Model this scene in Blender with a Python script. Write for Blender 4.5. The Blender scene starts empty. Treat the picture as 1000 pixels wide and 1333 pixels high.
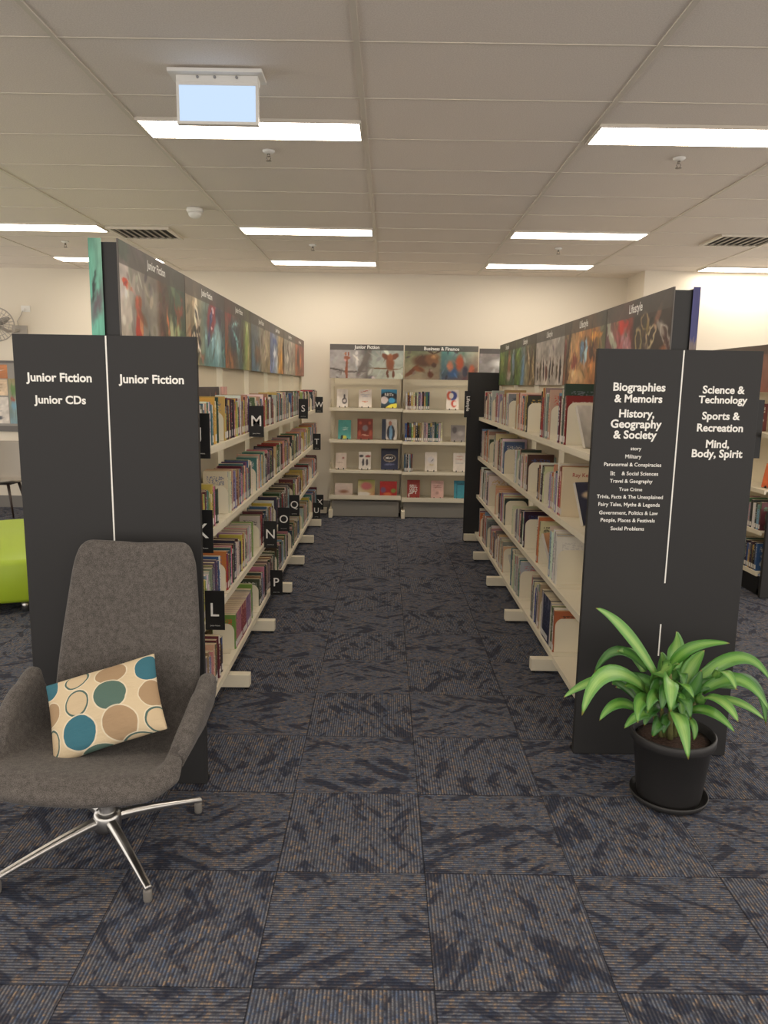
import bpy, bmesh, math, random
import numpy as np
from mathutils import Vector, Matrix

random.seed(7)
RNG = np.random.default_rng(11)
C = bpy.context.scene.collection
sc = bpy.context.scene
PI = math.pi

# ------------------------------------------------------------------ camera
F_PX, PITCH, ROLL, YAW, CAM_H = 981.6, 0.1669, 0.0165, 0.0035, 1.6273
_f = Vector((math.sin(YAW) * math.cos(PITCH), math.cos(YAW) * math.cos(PITCH), -math.sin(PITCH)))
_r0 = Vector((math.cos(YAW), -math.sin(YAW), 0))
_u0 = _r0.cross(_f)
_r = _r0 * math.cos(ROLL) + _u0 * math.sin(ROLL)
_u = _u0 * math.cos(ROLL) - _r0 * math.sin(ROLL)
cam_data = bpy.data.cameras.new('camera')
cam_data.sensor_fit = 'VERTICAL'
cam_data.sensor_height = 36
cam_data.sensor_width = 27
cam_data.lens = F_PX * 36 / 1333
cam_data.clip_start = 0.05
cam_data.clip_end = 60
cam = bpy.data.objects.new('camera', cam_data)
M4 = Matrix((( _r.x, _u.x, -_f.x, 0), (_r.y, _u.y, -_f.y, 0), (_r.z, _u.z, -_f.z, CAM_H), (0, 0, 0, 1)))
cam.matrix_world = M4
C.objects.link(cam)
sc.camera = cam

def at(px, py, Y):
    """world point on the plane y = Y seen at a photo pixel"""
    d = _r * ((px - 500) / F_PX) + _u * (-(py - 666.5) / F_PX) + _f
    k = Y / d.y
    return Vector((d.x * k, Y, CAM_H + d.z * k))

def atX(px, py, X):
    d = _r * ((px - 500) / F_PX) + _u * (-(py - 666.5) / F_PX) + _f
    k = X / d.x
    return Vector((X, d.y * k, CAM_H + d.z * k))

# ------------------------------------------------------------------ light and exposure
LAMP_STRENGTH = 16.0
LAMP_COLOR = (1.0, 0.89, 0.755)
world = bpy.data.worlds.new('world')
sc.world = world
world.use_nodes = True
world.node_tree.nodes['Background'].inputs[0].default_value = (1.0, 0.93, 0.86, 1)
world.node_tree.nodes['Background'].inputs[1].default_value = 2.0  # added ambient fill for ceiling and fronts, standing in for the unseen library
sc.view_settings.view_transform = 'Standard'
sc.view_settings.look = 'None'
sc.view_settings.gamma = 1
sc.view_settings.use_curve_mapping = False
sc.view_settings.exposure = 0.0
sc.cycles.max_bounces = 8
sc.cycles.diffuse_bounces = 5

# ------------------------------------------------------------------ helpers
def lin1(c):
    c /= 255.0
    return c / 12.92 if c <= 0.04045 else ((c + 0.055) / 1.055) ** 2.4

def lin(c):
    return tuple(lin1(float(x)) for x in c[:3])

def rgba(c):
    return (*lin(c), 1)

MATS = {}

def mat(name, color, rough=0.6, metal=0.0, spec=0.5, bump=None, var=None):
    """plain principled material; bump = (scale, strength), var = (scale, amount)"""
    if name in MATS:
        return MATS[name]
    m = bpy.data.materials.new(name)
    m.use_nodes = True
    nt = m.node_tree
    b = nt.nodes['Principled BSDF']
    b.inputs['Base Color'].default_value = rgba(color)
    b.inputs['Roughness'].default_value = rough
    b.inputs['Metallic'].default_value = metal
    b.inputs['Specular IOR Level'].default_value = spec
    tc = None
    if bump or var:
        tc = nt.nodes.new('ShaderNodeTexCoord')
    if bump:
        n = nt.nodes.new('ShaderNodeTexNoise')
        n.inputs['Scale'].default_value = bump[0]
        n.inputs['Detail'].default_value = 3
        nt.links.new(tc.outputs['Object'], n.inputs['Vector'])
        bp = nt.nodes.new('ShaderNodeBump')
        bp.inputs['Strength'].default_value = bump[1]
        bp.inputs['Distance'].default_value = 0.01
        nt.links.new(n.outputs['Fac'], bp.inputs['Height'])
        nt.links.new(bp.outputs['Normal'], b.inputs['Normal'])
    if var:
        n = nt.nodes.new('ShaderNodeTexNoise')
        n.inputs['Scale'].default_value = var[0]
        n.inputs['Detail'].default_value = 4
        nt.links.new(tc.outputs['Object'], n.inputs['Vector'])
        mx = nt.nodes.new('ShaderNodeMix')
        mx.data_type = 'RGBA'
        a = var[1]
        mx.inputs['A'].default_value = rgba([max(0, x * (1 - a)) for x in color])
        mx.inputs['B'].default_value = rgba([min(255, x * (1 + a)) for x in color])
        nt.links.new(n.outputs['Fac'], mx.inputs['Factor'])
        nt.links.new(mx.outputs['Result'], b.inputs['Base Color'])
    MATS[name] = m
    return m

def emit(name, color, strength):
    m = bpy.data.materials.new(name)
    m.use_nodes = True
    nt = m.node_tree
    nt.nodes.remove(nt.nodes['Principled BSDF'])
    e = nt.nodes.new('ShaderNodeEmission')
    e.inputs['Color'].default_value = (*color, 1)
    e.inputs['Strength'].default_value = strength
    nt.links.new(e.outputs[0], nt.nodes['Material Output'].inputs[0])
    MATS[name] = m
    return m

class G:
    """little math-node builder"""
    def __init__(s, nt):
        s.nt = nt
    def m(s, op, a, b=None, c=None):
        n = s.nt.nodes.new('ShaderNodeMath')
        n.operation = op
        for i, v in enumerate((a, b, c)):
            if v is None:
                continue
            if isinstance(v, (int, float)):
                n.inputs[i].default_value = v
            else:
                s.nt.links.new(v, n.inputs[i])
        return n.outputs[0]
    def mix(s, f, a, b):
        n = s.nt.nodes.new('ShaderNodeMix')
        n.data_type = 'RGBA'
        for k, v in (('Factor', f), ('A', a), ('B', b)):
            if isinstance(v, (int, float)):
                n.inputs[k].default_value = v
            elif isinstance(v, tuple):
                n.inputs[k].default_value = v
            else:
                s.nt.links.new(v, n.inputs[k])
        return n.outputs['Result']
    def xyz(s, x, y, z=0.0):
        n = s.nt.nodes.new('ShaderNodeCombineXYZ')
        for i, v in enumerate((x, y, z)):
            if isinstance(v, (int, float)):
                n.inputs[i].default_value = v
            else:
                s.nt.links.new(v, n.inputs[i])
        return n.outputs[0]
    def sep(s, v):
        n = s.nt.nodes.new('ShaderNodeSeparateXYZ')
        s.nt.links.new(v, n.inputs[0])
        return n.outputs
    def noise(s, vec, scale=1.0, detail=2.0, rough=0.5):
        n = s.nt.nodes.new('ShaderNodeTexNoise')
        n.inputs['Scale'].default_value = scale
        n.inputs['Detail'].default_value = detail
        n.inputs['Roughness'].default_value = rough
        s.nt.links.new(vec, n.inputs['Vector'])
        return n.outputs['Fac']
    def ramp(s, f, lo, hi):
        n = s.nt.nodes.new('ShaderNodeMapRange')
        n.interpolation_type = 'SMOOTHSTEP'
        s.nt.links.new(f, n.inputs[0])
        n.inputs[1].default_value = lo
        n.inputs[2].default_value = hi
        return n.outputs[0]

ORIG = {}

class MB:
    """collects faces with material slots, builds ONE mesh object from them (world coordinates in)"""
    def __init__(s):
        s.v, s.f, s.mi, s.uv, s.sm = [], [], [], [], []
        s.xf = None
    def add(s, verts, faces, mi=0, smooth=False, uvs=None):
        o = len(s.v)
        for p in verts:
            s.v.append(tuple(s.xf @ Vector(p)) if s.xf else tuple(p))
        for i, f in enumerate(faces):
            s.f.append(tuple(o + j for j in f))
            s.mi.append(mi)
            s.sm.append(smooth)
            s.uv.append(uvs[i] if uvs else None)
        return s
    def box(s, x0, x1, y0, y1, z0, z1, mi=0):
        v = [(x, y, z) for z in (z0, z1) for y in (y0, y1) for x in (x0, x1)]
        f = [(0, 2, 3, 1), (4, 5, 7, 6), (0, 1, 5, 4), (2, 6, 7, 3), (0, 4, 6, 2), (1, 3, 7, 5)]
        return s.add(v, f, mi)
    def cbox(s, c, sx, sy, sz, mi=0):
        return s.box(c[0] - sx / 2, c[0] + sx / 2, c[1] - sy / 2, c[1] + sy / 2, c[2] - sz / 2, c[2] + sz / 2, mi)
    def lathe(s, cx, cy, prof, n=40, mi=0, smooth=True, caps=True):
        v, f = [], []
        for r, z in prof:
            for k in range(n):
                a = 2 * PI * k / n
                v.append((cx + r * math.cos(a), cy + r * math.sin(a), z))
        for i in range(len(prof) - 1):
            for k in range(n):
                k2 = (k + 1) % n
                f.append((i * n + k, i * n + k2, (i + 1) * n + k2, (i + 1) * n + k))
        if caps:
            f.append(tuple(reversed(range(n))))
            o = (len(prof) - 1) * n
            f.append(tuple(o + k for k in range(n)))
        return s.add(v, f, mi, smooth)
    def tube(s, pts, r, n=8, mi=0):
        pts = [Vector(p) for p in pts]
        rs = r if isinstance(r, (list, tuple)) else [r] * len(pts)
        v, f = [], []
        for i, p in enumerate(pts):
            t = (pts[min(i + 1, len(pts) - 1)] - pts[max(i - 1, 0)]).normalized()
            a = t.cross(Vector((0, 0, 1)))
            if a.length < 1e-3:
                a = t.cross(Vector((1, 0, 0)))
            a.normalize()
            b = t.cross(a)
            for k in range(n):
                w = 2 * PI * k / n
                v.append(tuple(p + (a * math.cos(w) + b * math.sin(w)) * rs[i]))
        for i in range(len(pts) - 1):
            for k in range(n):
                k2 = (k + 1) % n
                f.append((i * n + k, i * n + k2, (i + 1) * n + k2, (i + 1) * n + k))
        f.append(tuple(range(n)))
        f.append(tuple((len(pts) - 1) * n + k for k in reversed(range(n))))
        return s.add(v, f, mi, True)
    def prism(s, outline, axis, a0, a1, mi=0):
        """outline in the two other axes (cyclic order), extruded along axis"""
        n = len(outline)
        v = []
        for a in (a0, a1):
            for p, q in outline:
                v.append({'x': (a, p, q), 'y': (p, a, q), 'z': (p, q, a)}[axis])
        f = [tuple(range(n)), tuple(reversed(range(n, 2 * n)))]
        for k in range(n):
            k2 = (k + 1) % n
            f.append((k, n + k, n + k2, k2))
        return s.add(v, f, mi)
    def build(s, name, mats, parent=None, bevel=0.0, subsurf=0, origin=None, bevseg=2, weld=False):
        me = bpy.data.meshes.new(name)
        if parent is not None:
            org = ORIG[parent.name]
        elif origin is not None:
            org = Vector(origin)
        else:
            a = np.array(s.v)
            lo, hi = a.min(0), a.max(0)
            org = Vector(((lo[0] + hi[0]) / 2, (lo[1] + hi[1]) / 2, lo[2]))
        me.from_pydata([(x - org.x, y - org.y, z - org.z) for x, y, z in s.v], [], s.f)
        if not isinstance(mats, (list, tuple)):
            mats = [mats]
        for m in mats:
            me.materials.append(m)
        me.polygons.foreach_set('material_index', s.mi)
        me.polygons.foreach_set('use_smooth', s.sm)
        if any(u is not None for u in s.uv):
            ul = me.uv_layers.new(name='UVMap')
            i = 0
            for p, u in zip(me.polygons, s.uv):
                for k in range(p.loop_total):
                    ul.data[p.loop_start + k].uv = u[k] if u else (0, 0)
        bm = bmesh.new()
        bm.from_mesh(me)
        if weld:
            bmesh.ops.remove_doubles(bm, verts=bm.verts, dist=1e-5)
        bmesh.ops.recalc_face_normals(bm, faces=bm.faces)
        if bevel:
            es = [e for e in bm.edges if len(e.link_faces) == 2 and e.calc_face_angle(0) > 0.6]
            bmesh.ops.bevel(bm, geom=es, offset=bevel, segments=bevseg, affect='EDGES', profile=0.5, clamp_overlap=True)
        bm.to_mesh(me)
        bm.free()
        o = bpy.data.objects.new(name, me)
        C.objects.link(o)
        if parent is not None:
            o.parent = parent
        else:
            o.location = org
        ORIG[o.name] = org
        if subsurf:
            md = o.modifiers.new('subdivision', 'SUBSURF')
            md.levels = md.render_levels = subsurf
        return o

def thing(name, loc, label, cat, group=None):
    o = bpy.data.objects.new(name, None)
    o.empty_display_size = 0.1
    o.location = loc
    C.objects.link(o)
    ORIG[o.name] = Vector(loc)
    tag(o, label, cat, group)
    return o

def tag(o, label, cat, group=None):
    o['label'] = label
    o['category'] = cat
    if group:
        o['group'] = group
    return o

def struct(o):
    o['kind'] = 'structure'
    return o

_TXT = {}

def text_geo(s, bold=0.0):
    key = (s, bold)
    if key not in _TXT:
        cu = bpy.data.curves.new('t', 'FONT')
        cu.body = s
        cu.offset = bold
        cu.resolution_u = 3
        ob = bpy.data.objects.new('t', cu)
        C.objects.link(ob)
        dg = bpy.context.evaluated_depsgraph_get()
        me = bpy.data.meshes.new_from_object(ob.evaluated_get(dg))
        vs = np.array([v.co[:] for v in me.vertices])
        fs = [tuple(p.vertices) for p in me.polygons]
        bpy.data.objects.remove(ob)
        bpy.data.curves.remove(cu)
        bpy.data.meshes.remove(me)
        _TXT[key] = (vs, fs)
    return _TXT[key]

def put_text(mb, s, centre, U, V, width=None, height=None, bold=0.02, mi=0):
    """lay lettering into mb: centred at centre, reading along U, up V (unit vectors)"""
    vs, fs = text_geo(s, bold)
    lo, hi = vs.min(0), vs.max(0)
    k = width / (hi[0] - lo[0]) if width else height / (hi[1] - lo[1])
    cx, cy = (lo[0] + hi[0]) / 2, (lo[1] + hi[1]) / 2
    U, V, c = Vector(U), Vector(V), Vector(centre)
    mb.add([tuple(c + U * ((x - cx) * k) + V * ((y - cy) * k)) for x, y, z in vs], fs, mi)

# ------------------------------------------------------------------ printed art (flat prints on boards and covers)
def attr_mat(name, rough=0.5):
    m = bpy.data.materials.new(name)
    m.use_nodes = True
    nt = m.node_tree
    b = nt.nodes['Principled BSDF']
    b.inputs['Roughness'].default_value = rough
    a = nt.nodes.new('ShaderNodeAttribute')
    a.attribute_name = 'print'
    nt.links.new(a.outputs['Color'], b.inputs['Base Color'])
    MATS[name] = m
    return m

def smooth_noise(H, W, cells_v, cells_u, rng):
    g = rng.random((cells_v + 2, cells_u + 2))
    y = np.linspace(0, cells_v, H)
    x = np.linspace(0, cells_u, W)
    yi, xi = np.floor(y).astype(int), np.floor(x).astype(int)
    fy, fx = y - yi, x - xi
    fy, fx = fy * fy * (3 - 2 * fy), fx * fx * (3 - 2 * fx)
    a = g[yi][:, xi] * (1 - fx) + g[yi][:, xi + 1] * fx
    b = g[yi + 1][:, xi] * (1 - fx) + g[yi + 1][:, xi + 1] * fx
    return a * (1 - fy[:, None]) + b * fy[:, None]

def art(W, H, stops, shapes=(), noise=0.15, warp=0.03, seed=1, band=None, cells=(5, 9), strokes=0, sat=1.0):
    """stops: (u, colour bottom, colour top); shapes: (cx, cy, rx, ry, angle, colour, softness). v = 0 at the bottom"""
    rng = np.random.default_rng(seed)
    u = np.linspace(0, 1, W)[None, :].repeat(H, 0)
    v = np.linspace(0, 1, H)[:, None].repeat(W, 1)
    uw = u + warp * (smooth_noise(H, W, cells[0], cells[1], rng) - 0.5) * 2
    vw = v + warp * (smooth_noise(H, W, cells[0], cells[1], rng) - 0.5) * 2
    uw = uw + warp * 0.7 * (smooth_noise(H, W, cells[0] * 4, cells[1] * 4, rng) - 0.5) * 2
    vw = vw + warp * 1.4 * (smooth_noise(H, W, cells[0] * 4, cells[1] * 4, rng) - 0.5) * 2
    us = np.array([s[0] for s in stops])
    img = np.zeros((H, W, 3))
    for ch in range(3):
        lo = np.interp(uw, us, [s[1][ch] for s in stops])
        hi = np.interp(uw, us, [s[2][ch] for s in stops])
        img[..., ch] = lo * (1 - v) + hi * v
    n = smooth_noise(H, W, cells[0], cells[1], rng) * 0.6 + smooth_noise(H, W, cells[0] * 3, cells[1] * 3, rng) * 0.4
    img *= (1 + noise * 2 * (n - 0.5))[..., None]
    for cx, cy, rx, ry, ang, col, soft in shapes:
        a = math.radians(ang)
        du, dv = (uw - cx), (vw - cy)
        p = (du * math.cos(a) + dv * math.sin(a)) / rx
        q = (-du * math.sin(a) + dv * math.cos(a)) / ry
        d = np.sqrt(p * p + q * q)
        al = np.clip((1 - d) / max(soft * 0.85, 0.02), 0, 1)[..., None]
        img = img * (1 - al) + np.array(col, float) * al * (1 + noise * (n - 0.5))[..., None]
    for _ in range(strokes):
        ci, cj = rng.integers(0, W), rng.integers(0, H)
        col = np.clip(img[cj, ci] * rng.uniform(0.55, 1.5) + rng.uniform(-12, 12, 3), 0, 255)
        a = rng.uniform(-1.2, 1.2)
        du, dv = u - ci / W, (v - cj / H)
        p = (du * math.cos(a) + dv * 0.5 * math.sin(a)) / rng.uniform(0.006, 0.03)
        q = (-du * math.sin(a) + dv * 0.5 * math.cos(a)) / rng.uniform(0.02, 0.09)
        al = (np.clip((1 - np.sqrt(p * p + q * q)) / 0.4, 0, 1) * rng.uniform(0.3, 0.8))[..., None]
        img = img * (1 - al) + col * al
    g_ = img.mean(axis=2, keepdims=True)
    img = np.clip(g_ + (img - g_) * sat, 0, 255)
    if band:
        m = (v > 1 - band[0])[..., None]
        img = np.where(m, img * (1 - band[2]) + np.array(band[1], float) * band[2], img)
    return np.clip(img, 0, 255)

def art_grid(name, img, P00, U, V, mat_, parent=None, origin=None):
    """a printed sheet: vertex grid at P00 + u*U + v*V carrying the printed colours"""
    H, W = img.shape[:2]
    P00, U, V = Vector(P00), Vector(U), Vector(V)
    org = ORIG[parent.name] if parent is not None else Vector(origin)
    verts = []
    for j in range(H):
        for i in range(W):
            verts.append(P00 + U * (i / (W - 1)) + V * (j / (H - 1)) - org)
    faces = [(j * W + i, j * W + i + 1, (j + 1) * W + i + 1, (j + 1) * W + i) for j in range(H - 1) for i in range(W - 1)]
    me = bpy.data.meshes.new(name)
    me.from_pydata([tuple(p) for p in verts], [], faces)
    me.materials.append(mat_)
    a = me.color_attributes.new('print', 'FLOAT_COLOR', 'POINT')
    c = img / 255.0
    c = np.where(c <= 0.04045, c / 12.92, ((c + 0.055) / 1.055) ** 2.4)
    c = np.concatenate([c.reshape(-1, 3), np.ones((H * W, 1))], 1).astype(np.float32)
    a.data.foreach_set('color', c.ravel())
    o = bpy.data.objects.new(name, me)
    C.objects.link(o)
    if parent is not None:
        o.parent = parent
    else:
        o.location = org
    ORIG[o.name] = org
    return o

# ------------------------------------------------------------------ materials
CREAM = mat('cream_powder_coat', (226, 217, 194), 0.45)
WALL = mat('painted_wall', (221, 212, 195), 0.75, bump=(60, 0.03))
CHAR = mat('charcoal_board', (36, 35.5, 36), 0.62, bump=(300, 0.04))
BLACK = mat('black_plastic', (16, 16, 17), 0.45)
WHITE = mat('white_vinyl', (240, 238, 232), 0.5)
WHITEP = mat('white_plastic', (228, 226, 220), 0.45)
PAGES = mat('page_paper', (221, 207, 176), 0.9, var=(220, 0.06))
LABEL = mat('spine_label_paper', (214, 210, 204), 0.6)
DARKWOOD = mat('dark_wood', (48, 34, 28), 0.5)
CHROME = mat('brushed_aluminium', (200, 198, 194), 0.28, 1.0)
PRINT = attr_mat('printed_sheet', 0.42)
PAPER = attr_mat('printed_paper', 0.6)

def carpet_material():
    m = bpy.data.materials.new('carpet_tiles')
    m.use_nodes = True
    nt = m.node_tree
    g = G(nt)
    b = nt.nodes['Principled BSDF']
    b.inputs['Roughness'].default_value = 0.95
    b.inputs['Specular IOR Level'].default_value = 0.15
    tc = nt.nodes.new('ShaderNodeTexCoord')
    X, Y, _ = g.sep(tc.outputs['Object'])
    x = g.m('ADD', X, 0.3338 + 50)
    y = g.m('ADD', Y, 50 - 2.3124)
    i = g.m('FLOOR', g.m('DIVIDE', x, 0.5))
    j = g.m('FLOOR', g.m('DIVIDE', y, 0.5))
    par = g.m('MODULO', g.m('ADD', i, j), 2.0)          # 0: pile runs along y
    fx = g.m('SUBTRACT', x, g.m('MULTIPLY', i, 0.5))
    fy = g.m('SUBTRACT', y, g.m('MULTIPLY', j, 0.5))
    inv = g.m('SUBTRACT', 1.0, par)
    u = g.m('ADD', g.m('MULTIPLY', x, inv), g.m('MULTIPLY', y, par))   # across the ribs
    v = g.m('ADD', g.m('MULTIPLY', y, inv), g.m('MULTIPLY', x, par))   # along the ribs
    tile = g.m('ADD', g.m('MULTIPLY', i, 7.31), g.m('MULTIPLY', j, 3.77))
    rib = g.m('SINE', g.m('MULTIPLY', u, 2 * PI / 0.0108))
    rib01 = g.m('ADD', 0.22, g.m('MULTIPLY', g.ramp(rib, -0.45, 0.65), 0.78))
    ribn = g.m('FLOOR', g.m('DIVIDE', u, 0.0108))
    # yarn colour along each rib
    yarn = g.noise(g.xyz(g.m('MULTIPLY', ribn, 3.7), g.m('MULTIPLY', v, 34.0), tile), 1.0, 2.5)
    yarn2 = g.noise(g.xyz(g.m('MULTIPLY', ribn, 5.3), g.m('MULTIPLY', v, 60.0), tile), 1.0, 1.0)
    tan, blue, grey, navy = rgba((154, 132, 108)), rgba((92, 106, 130)), rgba((116, 117, 122)), rgba((51, 54, 65))
    col = g.mix(g.ramp(yarn, 0.45, 0.58), blue, tan)
    col = g.mix(g.ramp(yarn2, 0.36, 0.60), col, grey)
    spk = g.noise(g.xyz(g.m('MULTIPLY', x, 210.0), g.m('MULTIPLY', y, 210.0)), 1.0, 1.0)
    col = g.mix(g.m('MULTIPLY', g.ramp(spk, 0.4, 0.62), 0.45), col, rgba((66, 72, 86)))
    base = g.mix(g.m('MULTIPLY', rib01, g.ramp(g.noise(g.xyz(g.m('MULTIPLY', ribn, 2.9), g.m('MULTIPLY', v, 34.0), g.m('ADD', tile, 5.0)), 1.0, 2.0), 0.22, 0.55)), navy, col)
    # dark brush strokes
    def streak(slant, off):
        return g.noise(g.xyz(g.m('MULTIPLY', g.m('ADD', u, g.m('MULTIPLY', v, slant)), 17.0), g.m('MULTIPLY', v, 6.0), g.m('ADD', tile, off)), 1.0, 3.0, 0.55)
    big = g.noise(g.xyz(g.m('MULTIPLY', u, 5.0), g.m('MULTIPLY', v, 5.0), g.m('ADD', tile, 9.0)), 1.0, 2.0)
    sel = g.ramp(big, 0.44, 0.56)
    st = g.m('ADD', g.m('MULTIPLY', streak(0.5, 0.0), sel), g.m('MULTIPLY', streak(-0.5, 4.0), g.m('SUBTRACT', 1.0, sel)))
    dark = g.m('MULTIPLY', g.ramp(st, 0.52, 0.60), 0.72)
    base = g.mix(dark, base, rgba((33, 37, 52)))
    # seams between the tiles
    ex = g.m('MINIMUM', fx, g.m('SUBTRACT', 0.5, fx))
    ey = g.m('MINIMUM', fy, g.m('SUBTRACT', 0.5, fy))
    seam = g.m('SUBTRACT', 1.0, g.ramp(g.m('MINIMUM', ex, ey), 0.0005, 0.003))
    base = g.mix(g.m('MULTIPLY', seam, 0.75), base, rgba((18, 18, 24)))
    nt.links.new(base, b.inputs['Base Color'])
    fine = g.noise(g.xyz(g.m('MULTIPLY', x, 400.0), g.m('MULTIPLY', y, 400.0)), 1.0, 1.0)
    hgt = g.m('ADD', g.m('MULTIPLY', rib01, 0.7), g.m('MULTIPLY', fine, 0.5))
    hgt = g.m('SUBTRACT', hgt, g.m('MULTIPLY', seam, 1.0))
    bp = nt.nodes.new('ShaderNodeBump')
    bp.inputs['Strength'].default_value = 0.6
    bp.inputs['Distance'].default_value = 0.004
    nt.links.new(hgt, bp.inputs['Height'])
    nt.links.new(bp.outputs['Normal'], b.inputs['Normal'])
    return m

def ceiling_material():
    m = bpy.data.materials.new('ceiling_tiles')
    m.use_nodes = True
    nt = m.node_tree
    g = G(nt)
    b = nt.nodes['Principled BSDF']
    b.inputs['Roughness'].default_value = 0.95
    b.inputs['Specular IOR Level'].default_value = 0.1
    tc = nt.nodes.new('ShaderNodeTexCoord')
    n = g.noise(tc.outputs['Object'], 170.0, 3.0, 0.7)
    n2 = g.noise(tc.outputs['Object'], 2.0, 2.0)
    c = g.mix(g.ramp(n, 0.3, 0.7), rgba((222, 213, 202)), rgba((240, 232, 222)))
    c = g.mix(g.m('MULTIPLY', n2, 0.2), c, rgba((222, 212, 200)))
    nt.links.new(c, b.inputs['Base Color'])
    bp = nt.nodes.new('ShaderNodeBump')
    bp.inputs['Strength'].default_value = 0.25
    bp.inputs['Distance'].default_value = 0.003
    nt.links.new(n, bp.inputs['Height'])
    nt.links.new(bp.outputs['Normal'], b.inputs['Normal'])
    return m

def book_material():
    """cover colours come from the two colour attributes each book carries; UV x<1 is the spine, x>2 a board"""
    m = bpy.data.materials.new('book_cover')
    m.use_nodes = True
    nt = m.node_tree
    g = G(nt)
    b = nt.nodes['Principled BSDF']
    b.inputs['Roughness'].default_value = 0.38
    a1 = nt.nodes.new('ShaderNodeAttribute'); a1.attribute_name = 'cover_colour'
    a2 = nt.nodes.new('ShaderNodeAttribute'); a2.attribute_name = 'title_colour'
    sd = a1.outputs['Alpha']
    uv = nt.nodes.new('ShaderNodeUVMap')
    U, V, _ = g.sep(uv.outputs[0])
    seed = g.m('MULTIPLY', sd, 97.0)
    tn = g.noise(g.xyz(g.m('MULTIPLY', U, 3.0), g.m('MULTIPLY', V, 34.0), seed), 1.0, 1.0)
    ink = g.m('MULTIPLY', g.ramp(tn, 0.52, 0.58), 0.85)
    inU = g.m('LESS_THAN', g.m('ABSOLUTE', g.m('SUBTRACT', U, 0.5)), 0.27)
    start = g.m('ADD', 0.28, g.m('MULTIPLY', g.m('FRACT', g.m('MULTIPLY', sd, 13.0)), 0.15))
    inV = g.m('MULTIPLY', g.m('GREATER_THAN', V, start), g.m('LESS_THAN', V, 0.9))
    spine_f = g.m('MULTIPLY', g.m('MULTIPLY', ink, inU), inV)
    # a coloured head or tail panel on some spines
    pick = g.m('FRACT', g.m('MULTIPLY', sd, 29.0))
    panel = g.m('MULTIPLY', g.m('GREATER_THAN', V, g.m('ADD', 0.62, g.m('MULTIPLY', pick, 0.25))), g.m('GREATER_THAN', pick, 0.55))
    spine_f = g.m('MAXIMUM', spine_f, g.m('MULTIPLY', panel, 0.75))
    bu = g.m('SUBTRACT', U, 2.5)
    rows_ = g.noise(g.xyz(g.m('MULTIPLY', U, 14.0), g.m('MULTIPLY', V, 30.0), seed), 1.0, 1.0)
    ttl = g.m('MULTIPLY', g.ramp(rows_, 0.5, 0.56), g.m('MULTIPLY', g.m('LESS_THAN', g.m('ABSOLUTE', bu), 0.36), g.m('LESS_THAN', g.m('ABSOLUTE', g.m('SUBTRACT', V, 0.78)), 0.1)))
    dv_ = g.m('SUBTRACT', V, 0.36)
    rad = g.m('SQRT', g.m('ADD', g.m('MULTIPLY', g.m('MULTIPLY', bu, bu), 1.3), g.m('MULTIPLY', dv_, dv_)))
    bn = g.noise(g.xyz(g.m('MULTIPLY', U, 5.0), g.m('MULTIPLY', V, 6.0), seed), 1.0, 3.0)
    pict = g.m('MULTIPLY', g.ramp(g.m('SUBTRACT', g.m('MULTIPLY', bn, 0.55), rad), -0.06, 0.02), g.m('MULTIPLY', g.m('GREATER_THAN', pick, 0.45), 0.55))
    board_f = g.m('MAXIMUM', g.m('MULTIPLY', ttl, 0.75), pict)
    is_b = g.m('GREATER_THAN', U, 1.5)
    f = g.m('ADD', g.m('MULTIPLY', is_b, board_f), g.m('MULTIPLY', g.m('SUBTRACT', 1.0, is_b), spine_f))
    nt.links.new(g.mix(f, a1.outputs['Color'], a2.outputs['Color']), b.inputs['Base Color'])
    return m

BOOK = book_material()

# ------------------------------------------------------------------ structure
FLOOR = MB().box(-7, 6.5, -3.2, 9.9, -0.12, 0).build('floor', carpet_material(), origin=(0, 0, 0))
struct(FLOOR)
H = 2.957
BACK_Y = 9.6
struct(MB().box(-7, 6.5, -3.2, 9.9, H + 0.012, H + 0.1).build('ceiling', ceiling_material(), origin=(0, 0, H)))
struct(MB().box(-7.0, 2.98, BACK_Y, BACK_Y + 0.15, 0, H + 0.012).build('wall_back', WALL))
struct(MB().box(2.98, 6.5, 8.98, BACK_Y + 0.15, 0, H + 0.012).build('wall_back_pier', WALL))
SKIRT = mat('grey_skirting', (120, 116, 110), 0.6)
struct(MB().box(-7, -0.66, BACK_Y - 0.014, BACK_Y, 0.0, 0.15).build('baseboard_back', SKIRT))
struct(MB().box(2.98, 6.5, 8.966, 8.98, 0.0, 0.15).build('baseboard_right', SKIRT))

# ceiling grid (T bars), lamps, fittings -- all on the ceiling's own slightly turned grid
GC, GR = -1.3284, 3.2683
ca, sa = math.cos(-0.008), math.sin(-0.008)
def cg(a, b):
    """ceiling grid metres -> world"""
    return (GC + ca * a - sa * b, GR + sa * a + ca * b)
TBAR = mat('white_ceiling_bar', (214, 206, 192), 0.5)
def grid_box(mb, a0, a1, b0, b1, z0, z1, mi=0):
    pts = [cg(a0, b0), cg(a1, b0), cg(a1, b1), cg(a0, b1)]
    v = [(x, y, z) for z in (z0, z1) for x, y in pts]
    mb.add(v, [(3, 2, 1, 0), (4, 5, 6, 7), (0, 1, 5, 4), (1, 2, 6, 5), (2, 3, 7, 6), (3, 0, 4, 7)], mi)
mb = MB()
for k in range(-4, 7):
    grid_box(mb, k * 1.2 - 0.012, k * 1.2 + 0.012, -6.3, 6.25 if k * 1.2 < 4.3 else 5.6, H + 0.006, H + 0.0118)
struct(mb.build('trim_1', TBAR))
mb = MB()
for k in range(-10, 11):
    grid_box(mb, -5.5, 7.7 if k < 10 else 4.25, k * 0.6 - 0.006, k * 0.6 + 0.006, H + 0.0085, H + 0.0118)
struct(mb.build('trim_2', TBAR))

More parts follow.
